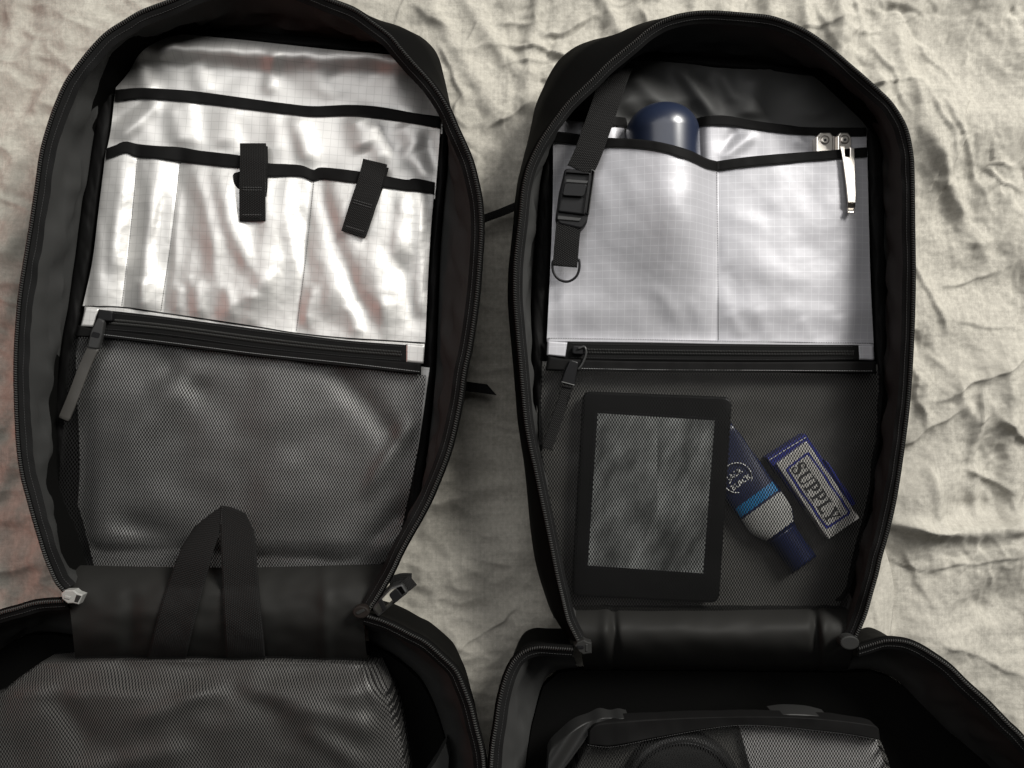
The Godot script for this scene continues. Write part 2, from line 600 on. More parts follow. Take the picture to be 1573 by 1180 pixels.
func build_linen() -> void:
	folds_linen = [
		[1120, -40, 1110, 160, 0.010, 16], [1075, -60, 1060, 90, 0.008, 12], [1180, -60, 1190, 120, 0.011, 14], [1285, -60, 1290, 150, 0.013, 15], [1235, -60, 1240, 110, 0.006, 10],
		[1420, -40, 1330, 200, 0.012, 30], [1500, -60, 1590, 120, 0.014, 45], [1370, 60, 1480, 330, 0.010, 16], [1400, 180, 1520, 400, 0.006, 10],
		[830, -40, 800, 240, 0.009, 14], [700, -20, 800, 120, 0.006, 12], [900, -40, 980, 90, 0.008, 14], [640, -30, 760, 170, 0.007, 14],
		[1385, 790, 1600, 520, 0.020, 38], [1490, 640, 1500, 790, 0.006, 10], [1530, 560, 1560, 780, 0.006, 12], [1420, 720, 1440, 830, 0.005, 8],
		[1360, 800, 1620, 790, 0.010, 12, -20], [1380, 990, 1600, 800, 0.014, 42], [1400, 1000, 1640, 930, 0.008, 30],
		[640, 900, 860, 820, 0.010, 34], [690, 1010, 880, 930, 0.012, 30], [700, 840, 830, 790, 0.005, 14], [650, 780, 830, 730, 0.004, 12],
		[-40, 160, 140, 20, 0.012, 26], [-40, 260, 120, 110, 0.010, 20], [-60, 470, 60, 330, 0.009, 24], [-40, 800, 90, 790, 0.006, 12], [-40, 880, 120, 850, 0.008, 18], [-40, 700, 40, 560, 0.007, 18],
	]
	creases_linen = [
		[1405, 110, 1470, 280, 0.009, 46, 8], [1440, 150, 1530, 330, 0.006, 30], [1430, 620, 1580, 540, 0.012, 50], [1380, 690, 1480, 620, 0.010, 46], [1480, 720, 1560, 760, 0.006, 24],
		[1590, 785, 1350, 800, 0.014, 60, 18], [1330, 60, 1400, 180, 0.006, 30], [980, 10, 1010, 80, 0.006, 24], [760, 60, 900, 90, 0.006, 20], [830, 60, 920, 20, 0.007, 26],
		[670, 60, 720, 160, 0.005, 22], [740, 200, 830, 150, 0.006, 26], [1450, 440, 1540, 420, 0.005, 22], [1400, 380, 1460, 520, 0.006, 24], [1520, 640, 1600, 700, 0.006, 20],
		[1400, 560, 1420, 660, 0.006, 22], [1430, 980, 1600, 1050, 0.004, 30], [700, 1000, 800, 930, 0.006, 26], [1420, 870, 1570, 850, 0.004, 26],
	]
	# more creases wandering over the crumpled side
	for i in 170:
		var x := rng.randf_range(620, 1600)
		var y := rng.randf_range(-60, 260) if x < 1380 else rng.randf_range(-60, 900)
		var a := rng.randf_range(-0.6, 2.2)
		var l := rng.randf_range(30, 110)
		creases_linen.append([x, y, x + cos(a) * l, y + sin(a) * l, rng.randf_range(0.0010, 0.0036) * (1.0 if rng.randf() < 0.6 else -0.8), rng.randf_range(7, 24), rng.randf_range(-8, 8)])
	for f in folds_linen + creases_linen:
		var g: Array = f.duplicate()
		if f in folds_linen: g = f + ([0.0, true] if f.size() == 6 else [true])
		var box := Rect2(f[0], f[1], 0, 0).expand(Vector2(f[2], f[3])).grow(f[5] * 3.2 + 35.0)
		for cy in range(floori(box.position.y / 40.0), floori(box.end.y / 40.0) + 1):
			for cx in range(floori(box.position.x / 40.0), floori(box.end.x / 40.0) + 1):
				crease_cells.get_or_add(Vector2i(cx, cy), []).append(g)
	var rows := []
	var nx := 760
	var ny := 580
	var near := []
	for j in ny + 1:
		var y := lerpf(-130, 1310, float(j) / ny)
		var row := PackedVector3Array()
		for i in nx + 1:
			var x := lerpf(-170, 1745, float(i) / nx)
			var q := at(x, y, 0)
			q.y = linen_height(x, y)
			row.append(q)
		rows.append(row)
	var base := thing("bed_cover", "crumpled grey beige linen bed cover lying under both open backpacks", "bed cover", Vector3.ZERO)
	put("linen_cloth", rows_mesh(rows), M.linen, base)
	# the mattress side below it, so that the cover has a body from any side
	var edge := sheet_mesh(pts([-180, -140, 1755, -140]), pts([-180, 1320, 1755, 1320]), [], [], 8, 8, flat_at(-0.03), 0.16)
	put("mattress", edge, M.linen, base)
	# a hem of the cover folded over beside the right backpack
	var hf := func(x, y): return 0.003 + 0.00055 * maxf(0.0, 1374.0 - x) + 0.0012 * sin(x * 0.21 + y * 0.06) + 0.004 * exp(-pow((x - 1347.0 - 6.0 * sin(y * 0.04)) / 6.0, 2.0))
	put("folded_hem", sheet_mesh(pts([1330, 838, 1352, 836, 1359, 842]), pts([1300, 1000, 1330, 996, 1366, 988]), pts([1330, 838, 1322, 900, 1300, 1000]), pts([1359, 842, 1370, 880, 1374, 915, 1371, 950, 1366, 988]), 24, 40, hf, 0.012), M.linen, base)

# ---------------------------------------------------------------- shells
func offset_line(c: PackedVector3Array, i: int, n: int) -> Vector3:
	var d := c[mini(i + 1, n)] - c[maxi(i - 1, 0)]
	d.y = 0
	d = d.normalized()
	return Vector3(d.z, 0, -d.x)      # left of the walking direction

# rim: open measured line walked so that the outside lies on its left; the wall goes down to foot
func shell(parent: Node3D, rim: PackedVector2Array, hr: Callable, foot: PackedVector2Array, foot_h: float, bulge: Callable, tape_w: float, n: int, floor_h: float, ruffle := 0.0) -> PackedVector3Array:
	var c := PackedVector3Array()
	for q in curve(rim, n): c.append(at(q.x, q.y, hr.call(q.x, q.y)))
	var f := PackedVector3Array()
	for q in curve(foot, n): f.append(at(q.x, q.y, foot_h))
	var outer := [[], [], [], [], [], [], []]
	var tape := [[], [], [], []]
	var wall := [[], [], [], [], [], [], []]
	for i in n + 1:
		var o := offset_line(c, i, n)
		var b: float = bulge.call(i / float(n))
		var top := c[i].y
		var p := Vector3(c[i].x, 0, c[i].z)
		var w := ruffle * soft.get_noise_1d(i * 37.0 * 100.0 / n)
		outer[0].append(p + o * (b * 0.55 - 0.006) + Vector3(0, -0.012, 0))
		outer[1].append(p + o * (b * 0.85 + 0.001) + Vector3(0, top * 0.22, 0))
		outer[2].append(p + o * (b + 0.003) + Vector3(0, top * 0.5, 0))
		outer[3].append(p + o * (b * 0.62 + 0.0035) + Vector3(0, top * 0.76, 0))
		outer[4].append(p + o * (b * 0.22 + 0.0032) + Vector3(0, top - 0.009, 0))
		outer[5].append(p + o * 0.0030 + Vector3(0, top - 0.0015, 0))
		outer[6].append(p + o * 0.0014 + Vector3(0, top - 0.0006, 0))
		tape[0].append(p - o * 0.0012 + Vector3(0, top - 0.0008, 0))
		tape[1].append(p - o * 0.0022 + Vector3(0, top - 0.0006, 0))
		tape[2].append(p - o * tape_w * 0.6 + Vector3(0, top - 0.0022 + w * 0.2, 0))
		tape[3].append(p - o * tape_w + Vector3(0, top - 0.0045 + w * 0.3, 0))
		var a := p - o * (tape_w - 0.0008) + Vector3(0, top - 0.0052 + w * 0.3, 0)
		var e := f[i]
		for k in 7:
			var t := k / 6.0
			var q := a.lerp(e, t)
			q.y = lerpf(a.y, e.y, t) - 0.010 * sin(PI * t)
			q -= o * (ruffle * 1.2 * sin(PI * t) * soft.get_noise_2d(i * 23.0 * 100.0 / n, k * 60.0))
			if k == 6: q.y = floor_h
			wall[k].append(q)
	var out := []
	for r in outer: out.append(PackedVector3Array(r))
	put("outer_shell", rows_mesh(out), M.shell, parent)
	out = []
	for r in tape: out.append(PackedVector3Array(r))
	put("zipper_tape", rows_mesh(out), M.tape, parent)
	out = []
	for r in wall: out.append(PackedVector3Array(r))
	put("inner_wall", rows_mesh(out), M.lining, parent)
	put("zipper_cord", bar_mesh(c, 0.0011, 6), M.tape, parent)
	put("zipper_teeth", studs_mesh(c, 0.0019, Vector3(0.0009, 0.0016, 0.0030), 0.0011, 0.0, 0.25), M.teeth, parent, "", "stuff")
	var st := PackedVector3Array()
	for r in tape[2]: st.append(r + Vector3(0, 0.0003, 0))
	put("stitching", studs_mesh(st, 0.0022, Vector3(0.0015, 0.0003, 0.0004), 0.0002), M.thread_dark, parent, "", "stuff")
	return c

# rolled binding that frames the inside panel, between two measured lines
func roll(parent: Node3D, outer: PackedVector2Array, inner: PackedVector2Array, h: float, high: float, n: int) -> void:
	var a := curve(outer, n)
	var b := curve(inner, n)
	var rows := []
	for k in 11:
		var t := k / 10.0
		var row := PackedVector3Array()
		for i in n + 1:
			var q := a[i].lerp(b[i], t)
			var wr := 0.0012 * soft.get_noise_2d(i * 3000.0 / n, k * 10.0) + 0.0007 * fine.get_noise_2d(i * 5200.0 / n, k * 6.0)
			var hh := h + high * pow(sin(PI * clampf(t, 0.0, 1.0)), 0.6) + wr * sin(PI * t) * 1.6 - (0.004 if k == 0 else 0.0) - (0.002 if k == 10 else 0.0)
			row.append(at(q.x, q.y, hh))
		rows.append(row)
	put("rolled_binding", rows_mesh(rows), M.binding, parent)

# binding tape on a pocket mouth, between an upper and a lower measured edge
func mouth(parent: Node3D, up: PackedVector2Array, low: PackedVector2Array, hf: Callable, called := "pocket_binding") -> MeshInstance3D:
	var lift := func(x, y): return hf.call(x, y) + 0.0012 + 0.0006 * soft.get_noise_2d(x * 3.0, y)
	return put(called, sheet_mesh(up, low, [], [], 90, 6, lift, 0.0016), M.binding, parent)

# pocket zip: tape, coil rows, puller
func pocket_zip(parent: Node3D, T: PackedVector2Array, B: PackedVector2Array, h: float) -> void:
	var z := put("pocket_zip", sheet_mesh(T, B, [], [], 60, 6, flat_at(h), 0.0015), M.tape, parent)
	var t := curve(T, 60)
	var b := curve(B, 60)
	for k in [0.44, 0.60]:
		var line := PackedVector3Array()
		for i in range(3, 60): line.append(at(t[i].lerp(b[i], k).x, t[i].lerp(b[i], k).y, h + 0.0006))
		put("zip_coil", studs_mesh(line, 0.00135, Vector3(0.0007, 0.0011, 0.0024), 0.0, 0.0, 0.2), M.teeth, z, "", "stuff")
	for k in [0.12, 0.9]:
		var line := PackedVector3Array()
		for i in range(1, 60): line.append(at(t[i].lerp(b[i], k).x, t[i].lerp(b[i], k).y, h + 0.0004))
		put("stitching", studs_mesh(line, 0.0022, Vector3(0.0015, 0.0004, 0.0004), 0.0), M.thread_dark, z, "", "stuff")

# ---------------------------------------------------------------- left backpack
var seams_left := []

func left_pocket_h(x: float, y: float) -> float:
	var w := clampf((y - 245.0) / 260.0, 0.0, 1.0)
	var top := [160.0, 211.0, 277.0, 482.0, 670.0]
	var bot := [129.0, 186.0, 247.0, 455.0, 652.0]
	var amp := [0.005, 0.006, 0.008, 0.008]
	var puff := 0.0
	for k in 4:
		var a := lerpf(top[k], bot[k], w)
		var b := lerpf(top[k + 1], bot[k + 1], w)
		if x >= a and x < b:
			puff = amp[k] * pow(sin(PI * (x - a) / (b - a)), 0.75)
	puff *= 1.0 - 0.55 * smoothstep(0.75, 1.0, w) - 0.25 * (1.0 - smoothstep(0.0, 0.25, w))
	var h := 0.040 + puff
	for f in [[300, 262, 335, 440, 0.004, 9, 6], [335, 275, 392, 420, 0.0045, 11, -8], [270, 300, 262, 460, 0.003, 7], [410, 300, 402, 470, 0.004, 14, 10], [440, 280, 452, 430, 0.0035, 8],
			[492, 285, 560, 490, -0.0045, 9, -6], [520, 300, 500, 480, 0.003, 14], [560, 380, 600, 500, 0.0035, 12], [620, 300, 612, 400, 0.0035, 9], [612, 400, 645, 512, -0.003, 9], [645, 300, 646, 500, 0.002, 6],
			[190, 270, 172, 420, 0.003, 8], [232, 280, 214, 460, 0.004, 9, 4], [252, 300, 230, 400, -0.002, 6], [150, 340, 150, 450, 0.002, 7],
			[420, 420, 330, 490, 0.0025, 9], [480, 440, 470, 500, 0.002, 6], [300, 430, 305, 490, 0.0028, 8], [350, 440, 360, 495, 0.0025, 7], [390, 450, 385, 500, 0.0025, 7], [215, 430, 220, 475, 0.0025, 6], [275, 440, 270, 480, 0.0022, 6], [540, 470, 550, 515, 0.002, 7], [590, 460, 596, 520, 0.002, 8]]:
		h += soft_fold(x, y, f, 0.95, 1.6)
	h += 0.0016 * soft.get_noise_2d(x * 1.6, y * 0.8) + 0.0004 * fine.get_noise_2d(x * 0.7, y * 0.7)
	return h

func left_upper_h(x: float, y: float) -> float:
	# the back panel with its soft roll below the top edge, and the middle pocket
	var h := 0.036 + 0.0018 * soft.get_noise_2d(x * 1.1 + 70, y * 1.3)
	var roll_y := 88.0 + (x - 280.0) * 0.055
	h += 0.0105 * exp(-pow((y - roll_y + 16.0 + 4.0 * soft.get_noise_1d(x)) / 21.0, 2.0))
	for f in [[205, 80, 230, 150, 0.004, 10], [265, 60, 250, 90, 0.003, 9], [425, 75, 412, 145, 0.0035, 8], [300, 100, 318, 150, 0.003, 12], [640, 105, 672, 178, -0.005, 14], [620, 120, 560, 165, 0.003, 14], [480, 90, 500, 150, 0.002, 12]]:
		h += soft_fold(x, y, f, 0.9, 1.5)
	return h

func left_middle_h(x: float, y: float) -> float:
	var h := 0.0385 + 0.0016 * soft.get_noise_2d(x * 1.3 + 470, y * 1.1)
	for f in [[245, 155, 180, 215, 0.0045, 9], [230, 150, 178, 190, -0.002, 7], [262, 160, 282, 225, 0.004, 10], [290, 150, 300, 225, 0.003, 9], [350, 165, 340, 225, 0.003, 14], [450, 180, 480, 250, 0.005, 10], [545, 180, 560, 230, 0.005, 10, 3], [570, 190, 590, 250, 0.003, 9], [620, 190, 640, 230, 0.003, 11], [655, 205, 668, 270, -0.003, 8], [620, 230, 665, 275, 0.003, 9], [420, 170, 430, 240, 0.0025, 12]]:
		h += soft_fold(x, y, f, 0.9, 1.6)
	return h

func left_mesh_h(x: float, y: float) -> float:
	var h := 0.043 + 0.004 * sin(PI * clampf((y - 520.0) / 350.0, 0, 1)) + 0.002 * soft.get_noise_2d(x * 0.8, y * 0.8)
	for f in [[505, 560, 620, 690, -0.004, 20], [630, 650, 560, 760, 0.005, 14], [625, 780, 540, 860, -0.005, 16], [132, 640, 124, 870, -0.006, 26], [110, 860, 520, 880, -0.007, 18], [300, 560, 180, 700, 0.005, 26], [250, 560, 320, 610, -0.003, 18], [420, 560, 430, 800, 0.003, 40], [180, 800, 330, 850, -0.005, 22]]:
		h += fold(x, y, f)
	return h

func build_left() -> void:
	var bag := thing("backpack", "left open black backpack with bright shiny silver pockets and an empty mesh pocket", "backpack", at(400, 600, 0), "open black backpacks lying on the bed")
	var rim := pts([99, 908, 86, 892, 71, 857, 62, 829, 53, 799, 43, 763, 34, 728, 28, 682, 25, 624, 24, 570, 25.4, 521, 30.5, 458, 38, 407, 48, 346, 57, 285, 64, 236, 74, 198, 86, 163, 102, 127, 119.5, 102, 142, 74, 165, 51, 193, 33, 219, 18, 264, 1, 320, -22, 390, -36, 455, -20, 507, 1, 543, 15, 573, 36, 599, 56, 614, 74, 634, 97, 655, 120, 672, 142, 688, 168, 700, 196, 713, 224, 723, 249, 731, 280, 737, 312, 739, 355, 737, 395, 733, 447, 727, 496, 720, 539, 713, 571, 706, 620, 690, 690, 665, 755, 648, 790, 629, 823, 613, 853, 602, 877, 582, 912, 567, 936])
	var foot := pts([92, 872, 86, 863, 76, 819, 71, 776, 72.5, 718, 76, 674, 79, 636, 86.5, 580, 94, 519, 104, 458, 114, 387, 124.6, 305, 132, 275, 141, 216, 147.5, 163, 157.6, 114, 168, 86, 188, 63, 213, 48, 260, 40, 330, 42, 380, 47, 507, 58, 590, 64, 640, 82, 668, 105, 683, 150, 688, 200, 686, 260, 682, 300, 675, 395, 671, 500, 667, 587, 656, 690, 649, 750, 638, 810, 620, 850, 590, 884])
	var inner := pts([108, 874, 101, 845, 97, 815, 97, 784, 100, 740, 102, 710, 106, 660, 111, 600, 118, 530, 125, 501, 131, 458, 142, 407, 152.6, 318, 163, 244, 169, 216, 175.5, 158, 179, 137, 184, 107, 190, 86, 203, 73, 222, 62, 246, 55, 280, 55, 330, 61, 400, 70, 507, 80, 583, 85, 621, 91, 647, 102, 664, 122, 675, 173, 675, 195, 667, 292, 660, 381, 652, 522, 646, 576, 637.6, 650, 629.5, 728, 624, 790, 615, 828, 600, 855, 570, 874])
	var top_right := func(t): return -0.003 - 0.006 * smoothstep(0.68, 0.9, t) + 0.030 * exp(-pow((t - 0.60) / 0.035, 2.0))
	shell(bag, rim, func(x, y): return 0.090 - 0.010 * smoothstep(830.0, 930.0, y), foot, 0.033, top_right, 0.0085, 320, 0.026, 0.006)
	roll(bag, foot, inner, 0.030, 0.0065, 260)
	# bottom of the front shell under the panels
	put("back_board", prism_mesh(curve(foot, 60), 0.018, 0.026, 0.0004), M.shell, bag)
	# silver panel and pockets
	var a := -0.075
	put("silver_panel", sheet_mesh(pts([186, 62, 244, 52, 330, 57, 507, 76, 621, 87, 668, 104]), pts([176, 168, 330, 170, 537, 186, 680, 206]), pts([186, 62, 180, 100, 176, 168]), pts([668, 104, 676, 150, 680, 206]), 150, 50, left_upper_h, 0.0, a), M.silver_bright, bag)
	var t1u := pts([177, 138, 210, 135, 244, 136, 290, 139, 330, 144, 380, 151, 440, 159, 482, 163, 537, 161, 583, 164, 634, 173, 677, 179])
	var t1l := pts([176, 156, 210, 152, 244, 153, 290, 157, 330, 161.5, 380, 168, 440, 175, 482, 179, 537, 178, 583, 182, 634, 189.5, 676, 197])
	put("middle_pocket", sheet_mesh(t1u, pts([160, 248, 300, 262, 480, 284, 668, 306]), pts([177, 138, 170, 200, 160, 248]), pts([677, 179, 674, 230, 668, 306]), 150, 70, left_middle_h, 0.0, a), M.silver_bright, bag)
	mouth(bag, t1u, t1l, left_middle_h)
	stitch(bag, t1l, func(x, y): return left_middle_h(x, y) + 0.0012, M.thread_dark)
	var t2u := pts([163, 228, 177, 223, 192, 217, 211, 221, 241, 224, 277, 226, 305, 231, 340, 235, 369, 239, 408, 250, 440, 252, 464, 254, 482, 261, 494, 257, 543, 262, 596, 271, 624, 276, 639, 274, 668, 280])
	var t2l := pts([162, 245, 177, 240, 192, 235, 211, 242, 241, 244, 277, 249, 305, 252, 340, 256, 369, 259, 408, 271, 440, 271, 464, 272, 482, 279, 494, 276, 543, 281, 596, 289, 624, 293, 639, 294, 667, 298])
	put("front_pocket", sheet_mesh(t2u, pts([127, 470, 186, 471, 248, 479.6, 320, 490, 400, 502, 452, 510.5, 524, 518, 590, 522, 653, 526]), pts([163, 228, 152, 318, 142, 400, 127, 470]), pts([668, 280, 660, 381, 653, 526]), 230, 120, left_pocket_h, 0.0, a), M.silver_bright, bag)
	mouth(bag, t2u, t2l, left_pocket_h)
	stitch(bag, t2l, func(x, y): return left_pocket_h(x, y) + 0.0012, M.thread_dark)
	for s in [[211, 243, 187, 470], [277, 249, 247, 479], [482, 278, 455, 510]]:
		stitch(bag, pts([s[0], s[1], lerpf(s[0], s[2], 0.5) + 1.5, lerpf(s[1], s[3], 0.5), s[2], s[3]]), func(x, y): return left_pocket_h(x, y) + 0.0003, M.thread_dark)
	# hem between the pockets and the zip
	var hem_t := pts([130, 471, 186, 473, 248, 481.6, 320, 492, 400, 504, 452, 512.5, 524, 520, 590, 524, 652, 528])
	var hem_b := pts([129, 480, 186, 482, 248, 491, 320, 502, 400, 514, 452, 522, 524, 530, 590, 533, 652, 537])
	put("silver_hem", sheet_mesh(hem_t, hem_b, [], [], 90, 5, func(x, y): return 0.0425 + 0.0005 * soft.get_noise_2d(x * 3, y), 0.002, a), M.silver_bright, bag)
	stitch(bag, pts([130, 469, 186, 472, 248, 480.6, 320, 491, 400, 503, 452, 511.5, 524, 519, 590, 523, 652, 527]), flat_at(0.0432), M.thread_dark)
	pocket_zip(bag, pts([148, 475, 248, 486, 400, 506, 524, 522, 625, 530]), pts([140, 507, 248, 516, 400, 537, 524, 549, 625, 557]), 0.0440)
	put("silver_tab", sheet_mesh(pts([131, 472, 151, 475]), pts([124, 501, 142, 502]), [], [], 8, 8, flat_at(0.0446), 0.002, a), M.silver_bright, bag)
	put("silver_tab", sheet_mesh(pts([624, 528, 652, 531]), pts([624, 556, 650, 558.5]), [], [], 8, 8, flat_at(0.0446), 0.002, a), M.silver_bright, bag)
	# mesh pocket with the silver lining seen through it
	put("silver_backing", sheet_mesh(pts([116, 505, 400, 530, 660, 565]), pts([112, 872, 160, 876, 205, 878, 300, 882, 400, 886, 540, 886, 604, 872]), pts([116, 505, 117, 580, 120, 640, 122, 690, 122, 730, 118, 790, 112, 872]), pts([660, 565, 640, 700, 604, 872]), 110, 90, func(x, y): return maxf(0.0272, left_mesh_h(x, y) - 0.008 - 0.011 * smoothstep(822.0, 872.0, y + (x - 300.0) * -0.03) - 0.006 * smoothstep(150.0, 112.0, x - (800.0 - y) * 0.02)), 0.0, a), M.silver_lining, bag)
	put("mesh_pocket", sheet_mesh(pts([112, 515, 250, 528, 400, 546, 524, 560, 655, 577]), pts([95, 888, 350, 895, 600, 884]), pts([112, 515, 98, 650, 90, 760, 95, 888]), pts([655, 577, 640, 700, 628, 800, 600, 884]), 120, 100, left_mesh_h, 0.0, a), M.net, bag)
	put("mesh_binding", sheet_mesh(pts([120, 500, 150, 506, 250, 517, 400, 536, 524, 548, 646, 558]), pts([116, 517, 158, 519, 250, 530, 400, 549, 524, 563, 646, 576]), [], [], 90, 6, func(x, y): return 0.0455 + 0.0006 * soft.get_noise_2d(x * 4, y), 0.004), M.binding, bag)
	stitch(bag, pts([158, 514, 250, 525, 400, 544, 524, 557, 644, 571]), flat_at(0.0463), M.thread_grey)
	# zip puller
	var z := put("zip_puller", prism_mesh(round_px(pts([150, 476, 172, 478, 172, 494, 149, 492]), 4), 0.044, 0.0485, 0.001), M.plastic, bag)
	put("pull_clip", prism_mesh(round_px(pts([149, 488, 160, 492, 156, 516, 150, 537, 133, 534, 139, 508]), 4), 0.046, 0.0500, 0.0012), M.plastic_grey, z)
	put("pull_clip_slot", prism_mesh(round_px(pts([142, 509, 154, 512, 151, 520, 139, 517]), 3), 0.0495, 0.0504, 0.0003), M.plastic, z)
	put("pull_cord", strip_mesh([143, 533, 0.0485, 128, 566, 0.0475, 112, 608, 0.047, 97, 644, 0.046], 17, 0.0018), M.leather_pull, z)
	# pen loops
	for g in [[[388, 220, 0.0475, 388, 250, 0.0520, 387, 292, 0.0545, 387, 339, 0.0520], 40, [357, 266, 372, 262, 374, 300, 360, 300]], [[576, 248, 0.0475, 568, 280, 0.0520, 556, 315, 0.0545, 542, 360, 0.0520], 38, [574, 296, 590, 300, 588, 326, 572, 330]]]:
		put("under_tab", prism_mesh(round_px(pts(g[2]), 5), 0.045, 0.0475, 0.0006), M.webbing, bag)
		var w := put("pen_loop", strip_mesh(g[0], g[1], 0.0016, 30), M.webbing, bag)
		var q: Array = g[0]
		put("loop_lower_layer", strip_mesh([q[0] + 3.0, q[1] + 5.0, q[2] - 0.001, q[3] + 3.5, q[4], q[5] - 0.004, q[6] + 3.5, q[7], q[8] - 0.006, q[9] + 2.5, q[10] - 3.0, q[11] - 0.0025], g[1] - 1.0, 0.0014, 30), M.webbing, w)
		var dir := (Vector2(q[9], q[10]) - Vector2(q[0], q[1])).normalized()
		var mid := Vector2(q[6], q[7])
		var across := Vector2(-dir.y, dir.x) * 15.0
		for o in [-4.0, 0.0, 38.0]:
			put("stitching", studs_mesh(line3(PackedVector2Array([mid - across + dir * o, mid + across + dir * o]), 6, flat_at(0.0550)), 0.0021, Vector3(0.0015, 0.0006, 0.0006)), M.thread_mid, w, "", "stuff")
	# handle straps folded to a point over the hinge
	var hinge_h := func(x, y):
		var t: float = clampf((y - 862.0) / 170.0, 0.0, 1.0)
		var h := 0.030 + 0.049 * pow(sin(PI * clampf(t * 1.02, 0.0, 1.0)), 0.55) - 0.010 * t
		return h + 0.0022 * soft.get_noise_2d(x * 1.2, y * 1.5) - 0.004 * exp(-pow((x - 200.0) / 14.0, 2.0)) * smoothstep(880.0, 930.0, y) + 0.003 * exp(-pow((x - 500.0) / 9.0, 2.0))
	var strap_h := func(x, y):
		var t: float = clampf((y - 777.0) / 250.0, 0.0, 1.0)
		return maxf(lerpf(0.060, 0.072, smoothstep(0.0, 0.40, t)) - 0.05 * smoothstep(0.5, 1.0, t), hinge_h.call(x, y) + 0.0042)
	put("handle_strap", sheet_mesh(pts([299, 809, 321, 791, 341, 777]), pts([222, 1030, 250, 1034, 280, 1036]), pts([299, 809, 284, 832, 272, 857, 252, 915, 234, 980, 222, 1030]), pts([341, 777, 339, 808, 324, 857, 305, 930, 288, 998, 280, 1036]), 16, 60, strap_h, 0.0018), M.webbing, bag)
	put("handle_strap", sheet_mesh(pts([341, 777, 358, 781, 375, 789]), pts([350, 1038, 380, 1038, 408, 1036]), pts([341, 777, 338, 810, 340, 860, 343, 930, 346, 990, 350, 1038]), pts([375, 789, 388, 814, 393, 848, 398, 920, 405, 990, 408, 1036]), 16, 60, func(x, y): return strap_h.call(x, y) + 0.0006, 0.0018), M.webbing, bag)
	put("handle_crease", studs_mesh(line3(pts([339, 806, 341, 779]), 6, func(x, y): return strap_h.call(x, y) + 0.0012), 0.0019, Vector3(0.0014, 0.0004, 0.0005)), M.thread_dark, bag, "", "stuff")
	# hinge between the shells
	put("hinge_panel", sheet_mesh(pts([92, 868, 350, 872, 606, 866]), pts([118, 1036, 350, 1040, 566, 1036]), pts([92, 868, 104, 910, 118, 1036]), pts([606, 866, 562, 938, 566, 1036]), 90, 50, hinge_h), M.hinge, bag)
	# guards at the ends of the zip
	var gl := put("zip_guard", prism_mesh(pts([93.3, 912, 99, 907, 113, 906.7, 118, 911, 127, 914.3, 120, 929, 112, 927, 103.5, 927.4, 95, 920.7]), 0.079, 0.0860, 0.0009), M.guard_clear, bag, "clear grey rubber guard at the left end of the zip")
	put("guard_rib", prism_mesh(round_px(pts([99, 915, 108, 917, 107, 921, 98, 919]), 1.5), 0.0855, 0.0868, 0.0003), M.guard_clear, gl)
	put("guard_rib", prism_mesh(pts([117, 914, 124.5, 916, 119, 926, 113.5, 924.5]), 0.0855, 0.0864, 0.0003), M.guard_dark, gl)
	var gr := put("zip_guard", prism_mesh(ring_px(554, 941, 13, 20, 10), 0.079, 0.0860, 0.0012), M.guard_brown, bag)
	put("guard_rib", prism_mesh(round_px(pts([546, 941, 558, 935, 561, 939, 549, 945]), 2), 0.0855, 0.0866, 0.0003), M.guard_dark, gr)
	# compression buckle beside the hinge
	var bk := put("side_buckle", prism_mesh(round_px(pts([571, 936, 582, 921, 599, 903, 618, 896.5, 627, 911, 598, 934, 580.5, 949]), 4), 0.055, 0.0850, 0.0018), M.plastic_grey, bag)
	put("buckle_button", prism_mesh(round_px(pts([596.5, 914, 609, 903.6, 619, 917, 606, 927.6]), 4), 0.0845, 0.0865, 0.0006), M.plastic, bk)
	put("buckle_bar", prism_mesh(round_px(pts([580, 924, 586, 920, 594, 935, 588, 940]), 2), 0.0845, 0.0858, 0.0004), M.plastic, bk)
	put("buckle_webbing", strip_mesh([612, 908, 0.0800, 624, 900, 0.0805, 634, 892, 0.078], 19, 0.0022, 10), M.webbing, bk)
	put("buckle_webbing", strip_mesh([632, 889, 0.072, 616, 889, 0.070, 598, 895, 0.068], 15, 0.0020, 10), M.webbing, bk)
	# straps that lie on the bed between the bags
	put("loose_strap", strip_mesh([712, 349, 0.012, 745, 335, 0.010, 772, 325, 0.0115, 800, 313, 0.010], 12, 0.0020), M.webbing, bag)
	put("strap_end", prism_mesh(pts([690, 584, 715, 586, 748, 590.5, 763, 607.5, 740, 604, 690, 598]), 0.008, 0.0165, 0.0006), M.webbing, bag)
	# main compartment
	var low := pts([560, 946, 587, 954, 610, 964, 631, 975, 654, 987, 680, 1010, 700, 1030, 711, 1053, 723, 1085, 731, 1117, 739, 1148, 743, 1180, 748, 1300, 720, 1400, 600, 1440, 100, 1445, -70, 1410, -125, 1300, -125, 1180, -118, 1060, -90, 992, -40, 957, 0, 942, 29, 934, 58, 926, 100, 923])
	var low_foot := pts([566, 990, 585, 1000, 604, 1010, 622, 1024, 640, 1040, 655, 1062, 668, 1090, 678, 1120, 686, 1150, 690, 1180, 690, 1290, 665, 1360, 580, 1390, 110, 1390, -30, 1360, -70, 1280, -70, 1180, -64, 1090, -45, 1040, -10, 1005, 20, 985, 50, 975, 80, 975, 112, 980])
	shell(bag, low, func(x, y): return 0.082 + 0.012 * smoothstep(940.0, 1150.0, y), low_foot, 0.022, func(t): return -0.010, 0.0085, 300, 0.015, 0.004)
	put("compartment_base", prism_mesh(curve(low_foot, 50), 0.006, 0.015, 0.0004), M.shell, bag)
